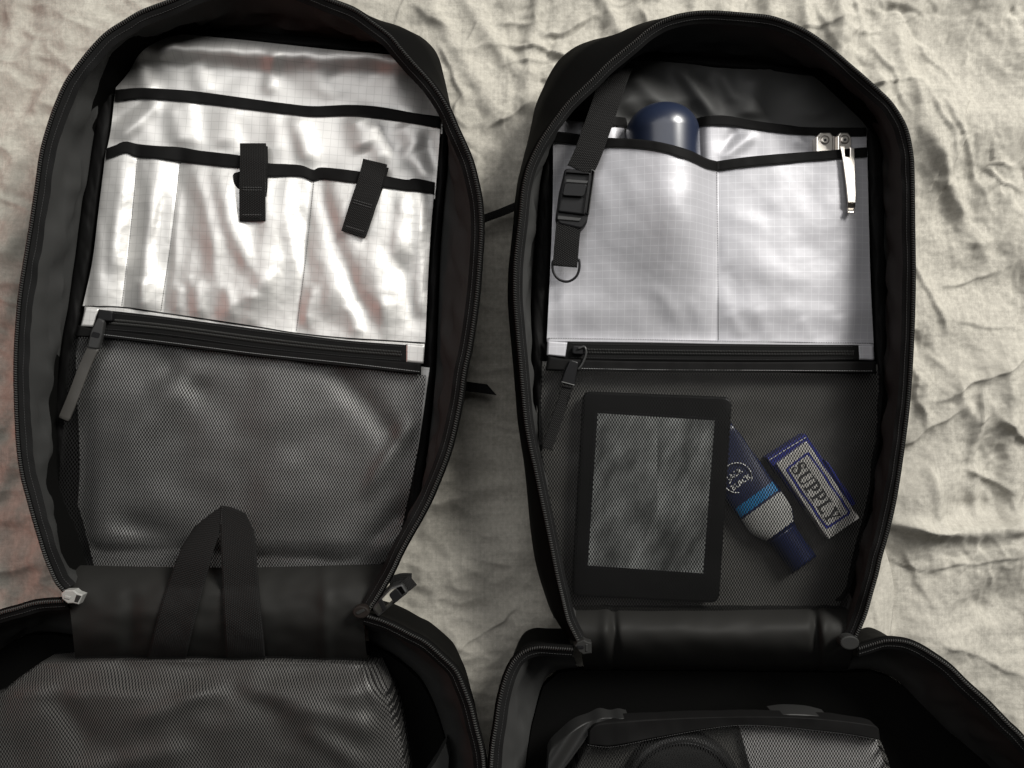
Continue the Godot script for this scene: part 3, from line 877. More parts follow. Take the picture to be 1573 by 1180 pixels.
	var lm := func(x, y):
		var h := 0.060 + 0.014 * smoothstep(1015.0, 1075.0, y) + 0.003 * soft.get_noise_2d(x * 0.7, y * 0.9)
		h -= 0.018 * smoothstep(560.0, 640.0, x + (1180.0 - y) * 0.16)
		h -= 0.016 * (1.0 - smoothstep(-40.0, 90.0, x + (y - 1016.0) * 0.8))
		for f in [[200, 1110, 330, 1060, 0.004, 16], [430, 1080, 600, 1130, 0.005, 20], [470, 1120, 560, 1180, 0.005, 16], [300, 1150, 100, 1190, 0.004, 18], [80, 1060, 140, 1150, -0.004, 22], [560, 1030, 590, 1100, 0.004, 10], [350, 1060, 440, 1100, -0.004, 16]]:
			h += fold(x, y, f)
		return h
	var lt := pts([62, 1018, 150, 1015, 300, 1014, 450, 1016, 580, 1020])
	var ll := pts([62, 1018, 28, 1042, 0, 1065, -60, 1110, -85, 1290])
	var lr := pts([580, 1020, 598, 1060, 612, 1110, 624, 1180, 640, 1290])
	var lb := pts([-85, 1290, 300, 1300, 640, 1290])
	put("divider_lining", sheet_mesh(lt, lb, ll, lr, 80, 60, func(x, y): return lm.call(x, y) - 0.008, 0.02), M.backing_lower, bag)
	put("mesh_divider", sheet_mesh(lt, lb, ll, lr, 90, 70, lm, 0.03, 0.05), M.net, bag)
	put("side_flap", prism_mesh(pts([685, 1142, 690, 1165, 688, 1195, 652, 1195, 668, 1172]), 0.03, 0.048, 0.001), M.lining, bag)

# ---------------------------------------------------------------- right backpack
# cloth stretched over the flask: straight from the seams, then round it
func over_flask(dx: float, left: float, right: float) -> float:
	var r := 0.0335
	var drop := 0.001
	var gl := atan2(-drop, left) + asin(r / sqrt(left * left + drop * drop))
	var gr := atan2(-drop, right) + asin(r / sqrt(right * right + drop * drop))
	if dx < -r * sin(gl): return maxf(0.0, (dx + left) * tan(gl))
	if dx > r * sin(gr): return maxf(0.0, (right - dx) * tan(gr))
	return sqrt(maxf(0.0, r * r - dx * dx)) - drop

func right_front_h(x: float, y: float) -> float:
	var h := 0.041
	# the flask under the left half
	var cx := 1015.0 + (y - 158.0) * 0.0455
	var along := 1.0 - smoothstep(290.0, 525.0, y)
	if along > 0.0:
		var axis_x := (cx - 786.5) * (EYE - 0.040) / FOCAL
		var bump := 0.02
		for k in 6:
			var wx := (x - 786.5) * (EYE - 0.041 - bump) / FOCAL
			bump = lerpf(bump, over_flask(wx - axis_x, axis_x - 0.0363, 0.1800 - axis_x), 0.7)
		h += along * bump
	h += 0.004 * sin(PI * clampf((x - 850.0) / 250.0, 0, 1)) if x < 1102 else 0.006 * pow(sin(PI * clampf((x - 1102.0) / 238.0, 0, 1)), 0.8)
	h += 0.004 * exp(-pow((x - 1285.0) / 34.0, 2.0)) * (1.0 - smoothstep(330.0, 420.0, y))
	h -= 0.003 * smoothstep(470.0, 520.0, y)
	for f in [[1115, 370, 1220, 440, 0.0045, 20], [1110, 410, 1140, 470, -0.003, 12], [1250, 400, 1330, 330, -0.003, 18], [1180, 300, 1260, 340, 0.002, 14], [1300, 420, 1335, 300, 0.003, 14], [1150, 440, 1310, 470, -0.003, 16], [1120, 330, 1180, 350, 0.003, 10],
			[1010, 440, 1050, 510, 0.003, 9], [1060, 460, 1085, 515, 0.003, 8], [980, 460, 985, 515, 0.002, 8], [940, 420, 900, 500, 0.003, 16], [1120, 480, 1140, 518, 0.0025, 7], [1165, 475, 1180, 520, 0.0025, 8], [1230, 490, 1245, 522, 0.002, 8], [1290, 485, 1300, 522, 0.002, 8], [862, 440, 868, 515, 0.0025, 7],
			[1060, 300, 1098, 400, -0.003, 12], [905, 270, 940, 330, 0.003, 12], [1095, 270, 1102, 520, -0.002, 5]]:
		h += soft_fold(x, y, f, 0.30, 1.5)
	return h + 0.0006 * soft.get_noise_2d(x * 1.1, y * 1.1) + 0.00018 * fine.get_noise_2d(x * 0.7, y * 0.7)

func right_back_h(x: float, y: float) -> float:
	var h := 0.034 + 0.001 * soft.get_noise_2d(x * 0.9, y * 0.9)
	for f in [[968, 112, 1030, 175, 0.006, 11], [1015, 105, 1075, 180, -0.005, 13], [1045, 105, 1100, 180, 0.006, 9], [1080, 112, 1120, 175, -0.004, 12], [1160, 115, 1150, 185, 0.007, 14], [1110, 110, 1130, 160, 0.003, 9], [1230, 130, 1270, 185, 0.003, 20], [955, 150, 1000, 190, 0.004, 12]]:
		h += soft_fold(x, y, f, 0.75, 1.45) * (1.0 - smoothstep(172.0, 192.0, y))
	h -= 0.007 * exp(-pow((x - 1016.0) / 66.0, 6.0)) * smoothstep(150.0, 185.0, y)
	return h

func right_mid_h(x: float, y: float) -> float:
	var h := 0.0365 + 0.001 * soft.get_noise_2d(x * 1.2, y * 1.2)
	for f in [[1110, 240, 1160, 205, 0.005, 9], [1130, 200, 1110, 235, -0.003, 7], [1220, 215, 1250, 225, 0.002, 8]]:
		h += soft_fold(x, y, f, 0.6, 1.2)
	h -= 0.012 * exp(-pow((x - 1016.0) / 62.0, 8.0))
	return h

func right_mesh_h(x: float, y: float) -> float:
	var h := 0.0475 + 0.0015 * soft.get_noise_2d(x * 0.8, y * 0.8)
	h += 0.0135 * exp(-pow((x - 1205.0) / 115.0, 2.0) - pow((y - 770.0) / 120.0, 2.0))
	h += 0.0090 * exp(-pow((x - 1008.0) / 142.0, 6.0) - pow((y - 765.0) / 188.0, 8.0))
	return h

func build_right() -> void:
	var bag := thing("backpack", "right open black backpack with pale silver pockets and toiletries inside its mesh pocket", "backpack", at(1100, 600, 0), "open black backpacks lying on the bed")
	var rim := pts([888, 984, 880, 968, 872, 949.5, 863.6, 915, 856, 883, 848, 843, 836, 785, 822, 718, 815.6, 690, 808, 649, 803, 598, 799, 552, 795, 509, 791, 460, 791, 420, 793, 390, 799, 338, 803, 297, 807, 275, 813, 254, 826, 226, 838, 206, 854, 183, 871.5, 160, 892, 140, 912, 121, 932.6, 100, 955, 81, 976, 64, 996, 47, 1021.6, 32, 1055, 23, 1093, 20, 1150, 24, 1185, 28, 1214.5, 38, 1241, 51, 1263, 66, 1284, 83, 1306, 102, 1327, 120, 1349, 140, 1368, 159, 1384, 183, 1393, 204, 1399, 234, 1401, 263, 1402, 336, 1403, 420, 1402, 480, 1399, 551, 1394, 622, 1385, 694, 1374, 765, 1362, 818, 1351, 857, 1346, 880, 1337, 912, 1329, 941, 1320, 964, 1312, 982])
	var foot := pts([862, 905, 856, 880, 848, 850, 838, 790, 829, 720, 822, 650, 817, 560, 816, 470, 819, 414, 825, 340, 831, 280, 839, 235, 848, 200, 862, 172, 880, 150, 902, 128, 925, 106, 945, 90, 968, 80, 1000, 76, 1060, 83, 1100, 87, 1150, 90, 1180, 94, 1230, 103, 1279, 112, 1310, 124, 1334, 146, 1350, 185, 1358, 250, 1362, 420, 1364, 526, 1364, 600, 1357, 680, 1348, 760, 1334, 830, 1318, 890, 1300, 925])
	var inner := pts([880, 915, 868, 890, 858, 850, 846, 780, 838, 700, 836, 640, 837, 572, 840, 519, 845, 420, 848, 313, 852, 240, 856, 200, 872, 180, 893, 160, 915, 138, 938, 116, 955, 103, 968, 96, 1010, 96, 1060, 102, 1100, 106, 1150, 110, 1180, 111, 1240, 120, 1285, 130, 1310, 145, 1325, 172, 1329, 196, 1330, 241, 1338, 420, 1342, 526, 1345, 574, 1342, 650, 1335, 720, 1325, 790, 1312, 860, 1295, 905, 1275, 922])
	var left_top := func(t): return 0.003 + 0.036 * exp(-pow((t - 0.405) / 0.05, 2.0)) + 0.010 * exp(-pow((t - 0.05) / 0.06, 2.0))
	shell(bag, rim, func(x, y): return 0.090 - 0.008 * smoothstep(880.0, 980.0, y), foot, 0.033, left_top, 0.0065, 320, 0.026, 0.005)
	roll(bag, foot, inner, 0.030, 0.0060, 260)
	put("back_board", prism_mesh(curve(foot, 60), 0.018, 0.026, 0.0004), M.shell, bag)
	put("satin_panel", sheet_mesh(pts([930, 92, 1060, 96, 1180, 106, 1320, 130]), pts([852, 215, 1000, 218, 1180, 220, 1335, 215]), pts([930, 92, 880, 150, 852, 215]), pts([1320, 130, 1332, 170, 1335, 215]), 150, 50, right_back_h), M.satin, bag)
	# rear pocket
	var b1u := pts([846, 160, 866, 166.5, 900, 172, 938, 178, 1000, 184, 1060, 183, 1080, 179, 1103, 177, 1125, 179, 1150, 184, 1180, 188.5, 1210, 192, 1234, 195, 1280, 196, 1331, 196])
	var b1l := pts([846, 177, 866, 183, 900, 187, 938, 193, 1000, 198, 1060, 197, 1080, 194, 1103, 193, 1125, 194, 1150, 198, 1180, 202, 1210, 205, 1234, 207, 1280, 209, 1331, 209])
	put("rear_pocket", sheet_mesh(b1u, pts([850, 262, 1000, 268, 1100, 280, 1180, 272, 1332, 262]), [], [], 130, 40, right_mid_h, 0.0, 0.03), M.silver_pale, bag)
	mouth(bag, b1u, b1l, right_mid_h)
	stitch(bag, b1l, func(x, y): return right_mid_h(x, y) + 0.0014, M.thread_dark)
	# front pockets
	var f1u := pts([850, 201, 890, 206, 927, 211, 983, 214, 1022, 220, 1060, 231, 1085, 243, 1101, 247.5])
	var f1l := pts([850, 219, 890, 223, 927, 226, 983, 228.5, 1022, 235, 1060, 247, 1085, 259, 1101, 263])
	var f2u := pts([1101, 247.5, 1140, 242, 1190, 237, 1278, 230.5, 1332, 226])
	var f2l := pts([1101, 263, 1140, 257.5, 1190, 252.5, 1278, 245, 1332, 241])
	var fm := pts([850, 201, 927, 211, 983, 214, 1022, 220, 1060, 231, 1085, 243, 1101, 247.5, 1140, 242, 1190, 237, 1278, 230.5, 1332, 226])
	put("front_pocket", sheet_mesh(fm, pts([840, 521, 1000, 522, 1104, 524, 1180, 526, 1342, 528]), pts([850, 201, 849, 313, 845, 420, 840, 521]), pts([1332, 226, 1337, 420, 1342, 528]), 220, 130, right_front_h, 0.0, 0.0), M.silver_pale, bag)
	mouth(bag, f1u, f1l, right_front_h)
	mouth(bag, f2u, f2l, right_front_h)
	stitch(bag, f1l, func(x, y): return right_front_h(x, y) + 0.0015, M.thread_dark)
	stitch(bag, f2l, func(x, y): return right_front_h(x, y) + 0.0015, M.thread_dark)
	stitch(bag, pts([1101, 264, 1102, 340, 1103, 420, 1104, 523]), func(x, y): return right_front_h(x, y) + 0.0003, M.thread_dark)
	put("silver_hem", sheet_mesh(pts([840, 519, 1000, 521, 1104, 523.5, 1180, 524.5, 1342, 527]), pts([840, 525, 1000, 527, 1104, 529, 1180, 530, 1342, 532]), [], [], 80, 4, flat_at(0.0435), 0.003, 0.0), M.silver_pale, bag)
	stitch(bag, pts([842, 519.5, 1000, 521.5, 1104, 524, 1180, 525, 1340, 527.5]), flat_at(0.0440), M.thread_dark)
	put("silver_tab", sheet_mesh(pts([841, 524, 874, 526]), pts([840, 545.5, 871, 549]), [], [], 8, 8, flat_at(0.0442), 0.003, 0.0), M.silver_pale, bag)
	put("silver_tab", sheet_mesh(pts([1318, 530, 1342, 531]), pts([1320, 552.5, 1343, 553.5]), [], [], 8, 8, flat_at(0.0442), 0.003, 0.0), M.silver_pale, bag)
	pocket_zip(bag, pts([872, 525, 1000, 527, 1180, 529, 1319, 530]), pts([868, 552, 1000, 554, 1180, 555, 1320, 553.5]), 0.0446)
	# mesh pocket
	put("dark_backing", sheet_mesh(pts([826, 555, 1100, 560, 1360, 560]), pts([850, 950, 1090, 952, 1320, 948]), pts([826, 555, 826, 700, 850, 950]), pts([1360, 560, 1356, 700, 1320, 948]), 60, 60, func(x, y): return 0.0345 + 0.0015 * soft.get_noise_2d(x, y)), M.backing_dark, bag)
	put("mesh_pocket", sheet_mesh(pts([832, 560, 1000, 566, 1180, 568, 1352, 568]), pts([862, 938, 1080, 940, 1300, 935]), pts([832, 560, 828, 660, 838, 780, 862, 938]), pts([1352, 568, 1350, 680, 1330, 800, 1300, 935]), 120, 100, right_mesh_h, 0.0, 0.0), M.net, bag)
	put("mesh_binding", sheet_mesh(pts([842, 547, 880, 552, 1000, 555, 1180, 556, 1346, 555]), pts([838, 569, 889, 570, 1000, 572, 1180, 572.6, 1346, 574]), [], [], 90, 6, func(x, y): return 0.0485 + 0.0006 * soft.get_noise_2d(x * 4, y), 0.004), M.binding, bag)
	stitch(bag, pts([889, 566, 1000, 568, 1180, 569, 1340, 570]), flat_at(0.0493), M.thread_grey)
	# zip puller
	var z := put("zip_puller", prism_mesh(round_px(pts([880, 531, 898, 532, 898, 545, 879, 544]), 4), 0.0446, 0.0500, 0.001), M.plastic, bag)
	put("pull_loop", bar_mesh(line3(pts([888, 536, 898, 533, 900, 545, 894, 560, 888, 568]), 16, flat_at(0.051)), 0.0011), M.plastic_grey, z)
	put("pull_clip", prism_mesh(round_px(pts([876, 552, 889, 556, 886, 574, 882, 594, 862, 588, 868, 570]), 4), 0.0485, 0.0525, 0.0012), M.plastic, z)
	put("pull_clip_lip", prism_mesh(round_px(pts([861, 585, 884, 591, 879, 597, 864, 594]), 3), 0.0485, 0.0532, 0.0008), M.plastic_grey, z)
	put("pull_cord", strip_mesh([872, 593, 0.0515, 862, 625, 0.0505, 850, 660, 0.050, 840, 690, 0.050], 17, 0.0018), M.webbing, z)
	# key leash: webbing, magnetic buckle, D ring
	put("key_strap", strip_mesh([955, 92, 0.046, 944, 118, 0.058, 930, 160, 0.064, 916, 200, 0.067, 903, 236, 0.068, 891, 262, 0.066], 42, 0.0018, 40), M.webbing, bag)
	var kb := put("key_buckle", prism_mesh(round_px(pts([868, 258, 914, 262, 909, 300, 902, 343, 894, 352, 858, 344, 854, 334, 860, 290]), 5), 0.052, 0.0660, 0.0016), M.plastic, bag)
	put("buckle_rail", prism_mesh(round_px(pts([908, 259, 914.5, 262, 905, 330, 899, 327]), 2), 0.065, 0.0685, 0.0008), M.plastic_grey, kb)
	put("buckle_plate", prism_mesh(round_px(pts([868, 262, 908, 265, 899, 330, 857, 325]), 3), 0.065, 0.0690, 0.0012), M.plastic, kb)
	put("buckle_slot", prism_mesh(round_px(pts([870, 275, 903, 277.5, 902, 282, 869, 279.5]), 1.5), 0.0688, 0.0694, 0.0003), M.plastic_grey, kb)
	put("buckle_button", prism_mesh(round_px(pts([868, 281, 902, 283, 897, 302, 864, 300]), 4), 0.0686, 0.0698, 0.0005), M.plastic, kb)
	put("buckle_lip", prism_mesh(round_px(pts([857, 331, 893, 335, 891, 340, 856, 337]), 2), 0.065, 0.0672, 0.0005), M.plastic_grey, kb)
	put("key_webbing", strip_mesh([875, 336, 0.0655, 872, 362, 0.064, 868, 409, 0.060], 38, 0.0030, 20), M.webbing, bag)
	var ring := PackedVector3Array()
	for q in curve(pts([889, 398, 890, 412, 885, 425, 873, 432.5, 860, 430, 851, 420, 848.5, 406, 852, 400, 868, 402, 884, 402]), 48, true): ring.append(at(q.x, q.y, 0.0580))
	ring.remove_at(ring.size() - 1)
	put("key_ring", bar_mesh(ring + PackedVector3Array([ring[0]]), 0.0011), M.plastic, bag)
	# hinge
	var hinge_h := func(x, y):
		var t: float = clampf((y - 930.0) / 98.0, 0.0, 1.0)
		var h := 0.030 + 0.049 * pow(sin(PI * clampf(t * 1.02, 0.0, 1.0)), 0.55) - 0.010 * t
		h -= 0.0016 * maxf(0.0, y - 1024.0)
		h += 0.0016 * soft.get_noise_2d(x * 1.0, y * 1.4)
		for c in [944.0, 1253.0]:
			h -= 0.005 * exp(-pow((x - c - (y - 965.0) * 0.06) / 5.5, 2.0))
			h += 0.003 * exp(-pow((x - c + 14.0 * signf(1100.0 - c)) / 9.0, 2.0))
		return h
	put("hinge_panel", sheet_mesh(pts([858, 918, 1080, 925, 1325, 918]), pts([900, 1045, 1090, 1046, 1300, 1045]), pts([858, 918, 886, 975, 900, 1045]), pts([1325, 918, 1316, 975, 1300, 1045]), 180, 60, hinge_h), M.hinge, bag)
	var gl := put("zip_guard", prism_mesh(pts([883, 993, 887, 987, 897, 983, 902, 986, 909, 987.7, 909, 1004, 901, 1005, 896, 1006, 889, 1001]), 0.079, 0.0875, 0.0009), M.guard_dark, bag)
	put("guard_rib", prism_mesh(round_px(pts([886.5, 992, 897, 992, 897, 997, 887, 997]), 1.5), 0.087, 0.0884, 0.0003), M.plastic, gl)
	put("guard_rib", prism_mesh(round_px(pts([899.5, 990, 903, 990, 903, 1001, 899.5, 1001]), 1), 0.087, 0.0882, 0.0003), M.plastic_grey, gl)
	put("zip_guard", prism_mesh(ring_px(1306, 988, 15, 20, 11), 0.079, 0.0870, 0.0012), M.guard_dark, bag)
	# main compartment
	var low := pts([881, 998, 852, 996, 826, 995, 806, 1001, 791.5, 1013, 783, 1027, 775, 1047, 767, 1079, 762, 1114, 757, 1145, 754.5, 1180, 748, 1300, 775, 1400, 860, 1440, 1500, 1445, 1640, 1410, 1668, 1330, 1640, 1220, 1573, 1137, 1548, 1112, 1516, 1079, 1484, 1050, 1461, 1027, 1438, 1010, 1412, 994, 1389, 985.5, 1363, 984, 1346, 988, 1318, 997])
	var low_foot := pts([890, 1030, 868, 1032, 852, 1036, 840, 1046, 832, 1060, 827, 1076, 822, 1096, 816, 1120, 812, 1145, 808, 1180, 804, 1290, 830, 1365, 900, 1390, 1460, 1390, 1560, 1360, 1580, 1300, 1550, 1210, 1490, 1150, 1465, 1130, 1440, 1105, 1420, 1085, 1402, 1066, 1384, 1050, 1366, 1040, 1350, 1034, 1334, 1032, 1320, 1032, 1305, 1034])
	low.reverse()
	low_foot.reverse()
	shell(bag, low, func(x, y): return 0.084 + 0.012 * smoothstep(1000.0, 1150.0, y), low_foot, 0.022, func(t): return -0.010, 0.0085, 300, 0.015, 0.004)
	put("compartment_base", prism_mesh(curve(low_foot, 50), 0.006, 0.015, 0.0004), M.shell, bag)

# ---------------------------------------------------------------- carried things
func writing(text: String, where: Vector3, along: Vector2, size: float, m: Material, parent: Node3D, serif := true, called := "lettering", stretch := 1.0) -> void:
	var t := TextMesh.new()
	t.text = text
	var f := SystemFont.new()
	f.font_names = PackedStringArray(["Droid Serif" if serif else "Droid Sans"])
	f.font_weight = 700
	t.font = f
	t.font_size = 64
	t.pixel_size = size / 64.0
	t.depth = 0.0003
	t.curve_step = 2.0
	t.horizontal_alignment = HORIZONTAL_ALIGNMENT_CENTER
	t.vertical_alignment = VERTICAL_ALIGNMENT_CENTER
	var o := put(called, t, m, parent)
	o.position = where - room(parent)
	o.basis = Basis(Vector3.UP, -atan2(along.y, along.x)) * Basis(Vector3.RIGHT, -PI / 2) * Basis.from_scale(Vector3(stretch, 1, 1))

func lathe(profile: Array, a: Vector3, axis: Vector3, n := 40, squash := 1.0) -> ArrayMesh:
	# profile: distance along the axis, radius
	var d := axis.normalized()
	var s := d.cross(Vector3.UP).normalized()
	var u := s.cross(d)
	var rows := []
	for i in range(0, profile.size(), 2):
		var row := PackedVector3Array()
		for k in n + 1:
			var g := TAU * k / n
			row.append(a + d * profile[i] + (s * cos(g) + u * sin(g) * squash) * profile[i + 1])
		rows.append(row)
	return rows_mesh(rows)

func build_flask() -> void:
	var a := at(1015, 161, 0.0400)
	var b := at(1026, 400, 0.0400)
	var o := thing("spray_can", "glossy navy blue can with a domed cap sticking out of the right backpack's front pocket", "can", at(1018, 280, 0.010))
	var r := 0.0320
	var dome := []
	for i in 15:
		var g := (PI / 2) * i / 14.0
		dome.append_array([0.027 * (1.0 - cos(g)), r * pow(sin(g), 0.9)])
	dome.append_array([0.060, r, 0.0605, r * 0.98, 0.0605, r * 0.9])
	put("domed_cap", lathe(dome, a, b - a, 56), M.navy_gloss, o)
	put("can_body", lathe([0.060, 0.0, 0.060, r * 0.96, 0.061, r * 0.98, 0.082, r * 0.98, 0.086, r * 0.93, 0.086, 0.0], a, b - a, 48), M.navy, o)

func build_multitool() -> void:
	var o := thing("multitool", "steel folding multitool with a pocket clip hooked over the pocket edge", "multitool", at(1282, 250, 0.036))
	for g in [[[1254.5, 232, 1254.5, 210, 1261, 203.5, 1276, 203.5, 1280.5, 209, 1280.5, 300, 1254.5, 300], 1267.5, 214.8], [[1287, 300, 1287, 209, 1291, 203.5, 1303, 203.5, 1308.5, 211, 1308.5, 225, 1308.5, 300], 1298, 214.2]]:
		var hnd := put("handle", prism_mesh(pts(g[0]), 0.037, 0.0455, 0.0009), M.steel, o)
		put("pivot_ring", prism_mesh(ring_px(g[1], g[2], 7.2, 24), 0.0450, 0.0460, 0.0003), M.steel_dark, hnd)
		put("pivot_screw", prism_mesh(ring_px(g[1], g[2], 5.4, 20), 0.0455, 0.0468, 0.0005), M.steel, hnd)
		put("screw_socket", prism_mesh(ring_px(g[1] + 0.3, g[2] + 0.3, 2.4, 6), 0.0466, 0.04695, 0.0001), M.ink, hnd)
	put("inner_plate", prism_mesh(pts([1280.5, 209, 1287, 209, 1287, 300, 1280.5, 300]), 0.037, 0.0425, 0.0003), M.steel_dark, o)
	# clip: forked root, long tapering leaf, kicked-up tip
	var c := put("pocket_clip", prism_mesh(pts([1291.5, 224, 1298.5, 224.5, 1299, 240, 1306, 241, 1306.5, 226, 1313, 227, 1314, 262, 1315, 300, 1314.2, 312, 1303, 311, 1300.5, 285, 1296, 250]), 0.0535, 0.0550, 0.0005, Vector2(0, 0.00001)), M.steel, o)
	put("clip_bend", sheet_mesh(pts([1303, 310.5, 1314.3, 311.5]), pts([1302, 320, 1312.8, 321]), [], [], 6, 8, func(x, y): return 0.0552 - 0.0030 * smoothstep(310.0, 319.0, y), 0.0008), M.steel_dark, c)
	put("clip_tip", sheet_mesh(pts([1302, 320, 1312.8, 321]), pts([1302.5, 326.5, 1312.5, 327]), [], [], 6, 6, func(x, y): return 0.0524 + 0.0022 * smoothstep(319.0, 327.0, y), 0.0010), M.steel, c)

func build_reader() -> void:
	var o := thing("ebook_reader", "black e-reader with a grey screen inside the right mesh pocket", "e-reader", at(1003, 765, 0.036))
	# it leans on the tube with its right edge
	var lean := Vector2(0.00003, 0.0)
	var rise := func(p: PackedVector2Array, h: float) -> float:
		var m := Vector2.ZERO
		for q in p: m += q / p.size()
		return h + lean.dot(m - Vector2(1003, 765))
	var body := round_px(pts([897, 601, 1124, 610, 1104, 926, 879, 918]), 14, 6)
	put("frame", prism_mesh(body, 0.0400, rise.call(body, 0.0520), 0.0022, lean), M.reader_frame, o)
	var bez := round_px(pts([914, 631, 1101, 642, 1083, 884, 899, 874]), 3)
	put("bezel_rim", prism_mesh(bez, 0.0480, rise.call(bez, 0.05225), 0.0002, lean), M.plastic, o)
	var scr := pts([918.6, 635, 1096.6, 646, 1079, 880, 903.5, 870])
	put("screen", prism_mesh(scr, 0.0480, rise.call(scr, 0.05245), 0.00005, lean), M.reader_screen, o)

func build_tube() -> void:
	var o := thing("cream_tube", "navy tube of cream with a bright blue band and white label under the mesh", "tube", at(1180, 770, 0.036))
	# axis from the crimped end, half under the reader, to the cap
	var p0 := Vector2(1092, 672)
	var p1 := Vector2(1236, 868)
	var d := (p1 - p0).normalized()
	var s := Vector2(-d.y, d.x)        # towards lower left
	var len := p0.distance_to(p1)
	var half := func(t: float) -> float: return 39.0 if t < 0.62 else lerpf(39.0, 22.0, smoothstep(0.62, 0.80, t))
	var thick := func(t: float) -> float: return lerpf(0.0025, 0.0090, smoothstep(0.05, 0.60, t))
	var section := func(t0: float, t1: float, called: String, m: Material, grow: float, parent: Node3D, lo := -1.0, hi := 1.0) -> MeshInstance3D:
		var rows := []
		var n := 16
		for i in n + 1:
			var t := lerpf(t0, t1, float(i) / n)
			var row := PackedVector3Array()
			for k in 25:
				var g := lerpf(lo, hi, k / 24.0) * PI
				var q: Vector2 = p0 + d * len * t + s * sin(g) * (half.call(t) + grow * 1800.0)
				row.append(at(q.x, q.y, 0.0430 + cos(g) * (thick.call(t) + grow)))
			rows.append(row)
		for e in [0, n]:
			var cap := PackedVector3Array()
			var src: PackedVector3Array = rows[0] if e == 0 else rows[rows.size() - 1]
			var mid := Vector3.ZERO
			for q in src: mid += q / 25.0
			for k in 25: cap.append(mid)
			if lo <= -1.0:
				if e == 0: rows.push_front(cap)
				else: rows.append(cap)
		return put(called, rows_mesh(rows), m, parent)
	var body: MeshInstance3D = section.call(0.0, 0.75, "tube_body", M.navy, 0.0, o)
	section.call(0.455, 0.52, "blue_band", M.cyan, 0.0003, body, -0.36, 0.36)
	section.call(0.535, 0.735, "white_label", M.label_grey, 0.0003, body, -0.40, 0.40)
	section.call(0.75, 1.0, "cap", M.navy, 0.0006, o)
	# printed roundel with two lines of letters
	var c := p0 + d * len * 0.303 + s * 4.5
	var ringp := PackedVector3Array()
	for q in ring_px(c.x, c.y, 23, 48): ringp.append(at(q.x, q.y, 0.0490))
	put("roundel", bar_mesh(ringp, 0.00045, 6, true), M.white_print, o)
	var across := Vector2(d.y, -d.x)
	var p := c - d * 6.0
	writing("JACK", at(p.x, p.y, 0.0490), across, 0.0066, M.white_print, o, false)
	p = c + d * 9.0
	writing("BLACK", at(p.x, p.y, 0.0497), across, 0.0062, M.white_print, o, false)

func build_box() -> void:
	var o := thing("razor_blade_box", "small silver and navy box lettered SUPPLY under the mesh", "box", at(1255, 755, 0.036))
	var tl := Vector2(1193, 713)
	var tr := Vector2(1239, 678)
	var br := Vector2(1321, 796)
	var bl := Vector2(1273, 829)
	var sleeve := put("navy_tray", prism_mesh(round_px(pts([1178, 704, 1238, 666, 1312, 776, 1262, 812]), 2), 0.0365, 0.0480, 0.0006), M.navy_bright, o)
	put("tray_edge", bar_mesh(line3(pts([1180, 708, 1210, 689, 1238, 672]), 12, flat_at(0.0484)), 0.0004, 6), M.white_print, sleeve)
	put("side_tab", prism_mesh(pts([1266, 706, 1272, 710, 1316, 774, 1309, 777]), 0.0365, 0.0500, 0.0006), M.navy_bright, o)
	put("silver_lid", prism_mesh(round_px(PackedVector2Array([tl, tr, br, bl]), 2), 0.040, 0.0520, 0.0006), M.silver_card, o)
	var ctr := (tl + tr + br + bl) / 4
	var inset := func(k: float, j: float) -> PackedVector2Array:
		var r := PackedVector2Array()
		var ax := (bl - tl).normalized()
		var ay := (tr - tl).normalized()
		for q in [tl, tr, br, bl]:
			r.append(q + ax * (j if q == tl or q == tr else -j) + ay * (k if q == tl or q == bl else -k))
		return r
	put("blue_border", prism_mesh(round_px(inset.call(6.0, 14.0), 5), 0.0518, 0.05235, 0.0001), M.navy_bright, o)
	put("label_plate", prism_mesh(round_px(inset.call(9.5, 17.5), 4), 0.0520, 0.05270, 0.0001), M.silver_card, o)
	writing("SUPPLY", at(ctr.x - 3.3, ctr.y + 2.4, 0.0529), bl - tl, 0.0185, M.ink, o, true, "lettering", 0.80)

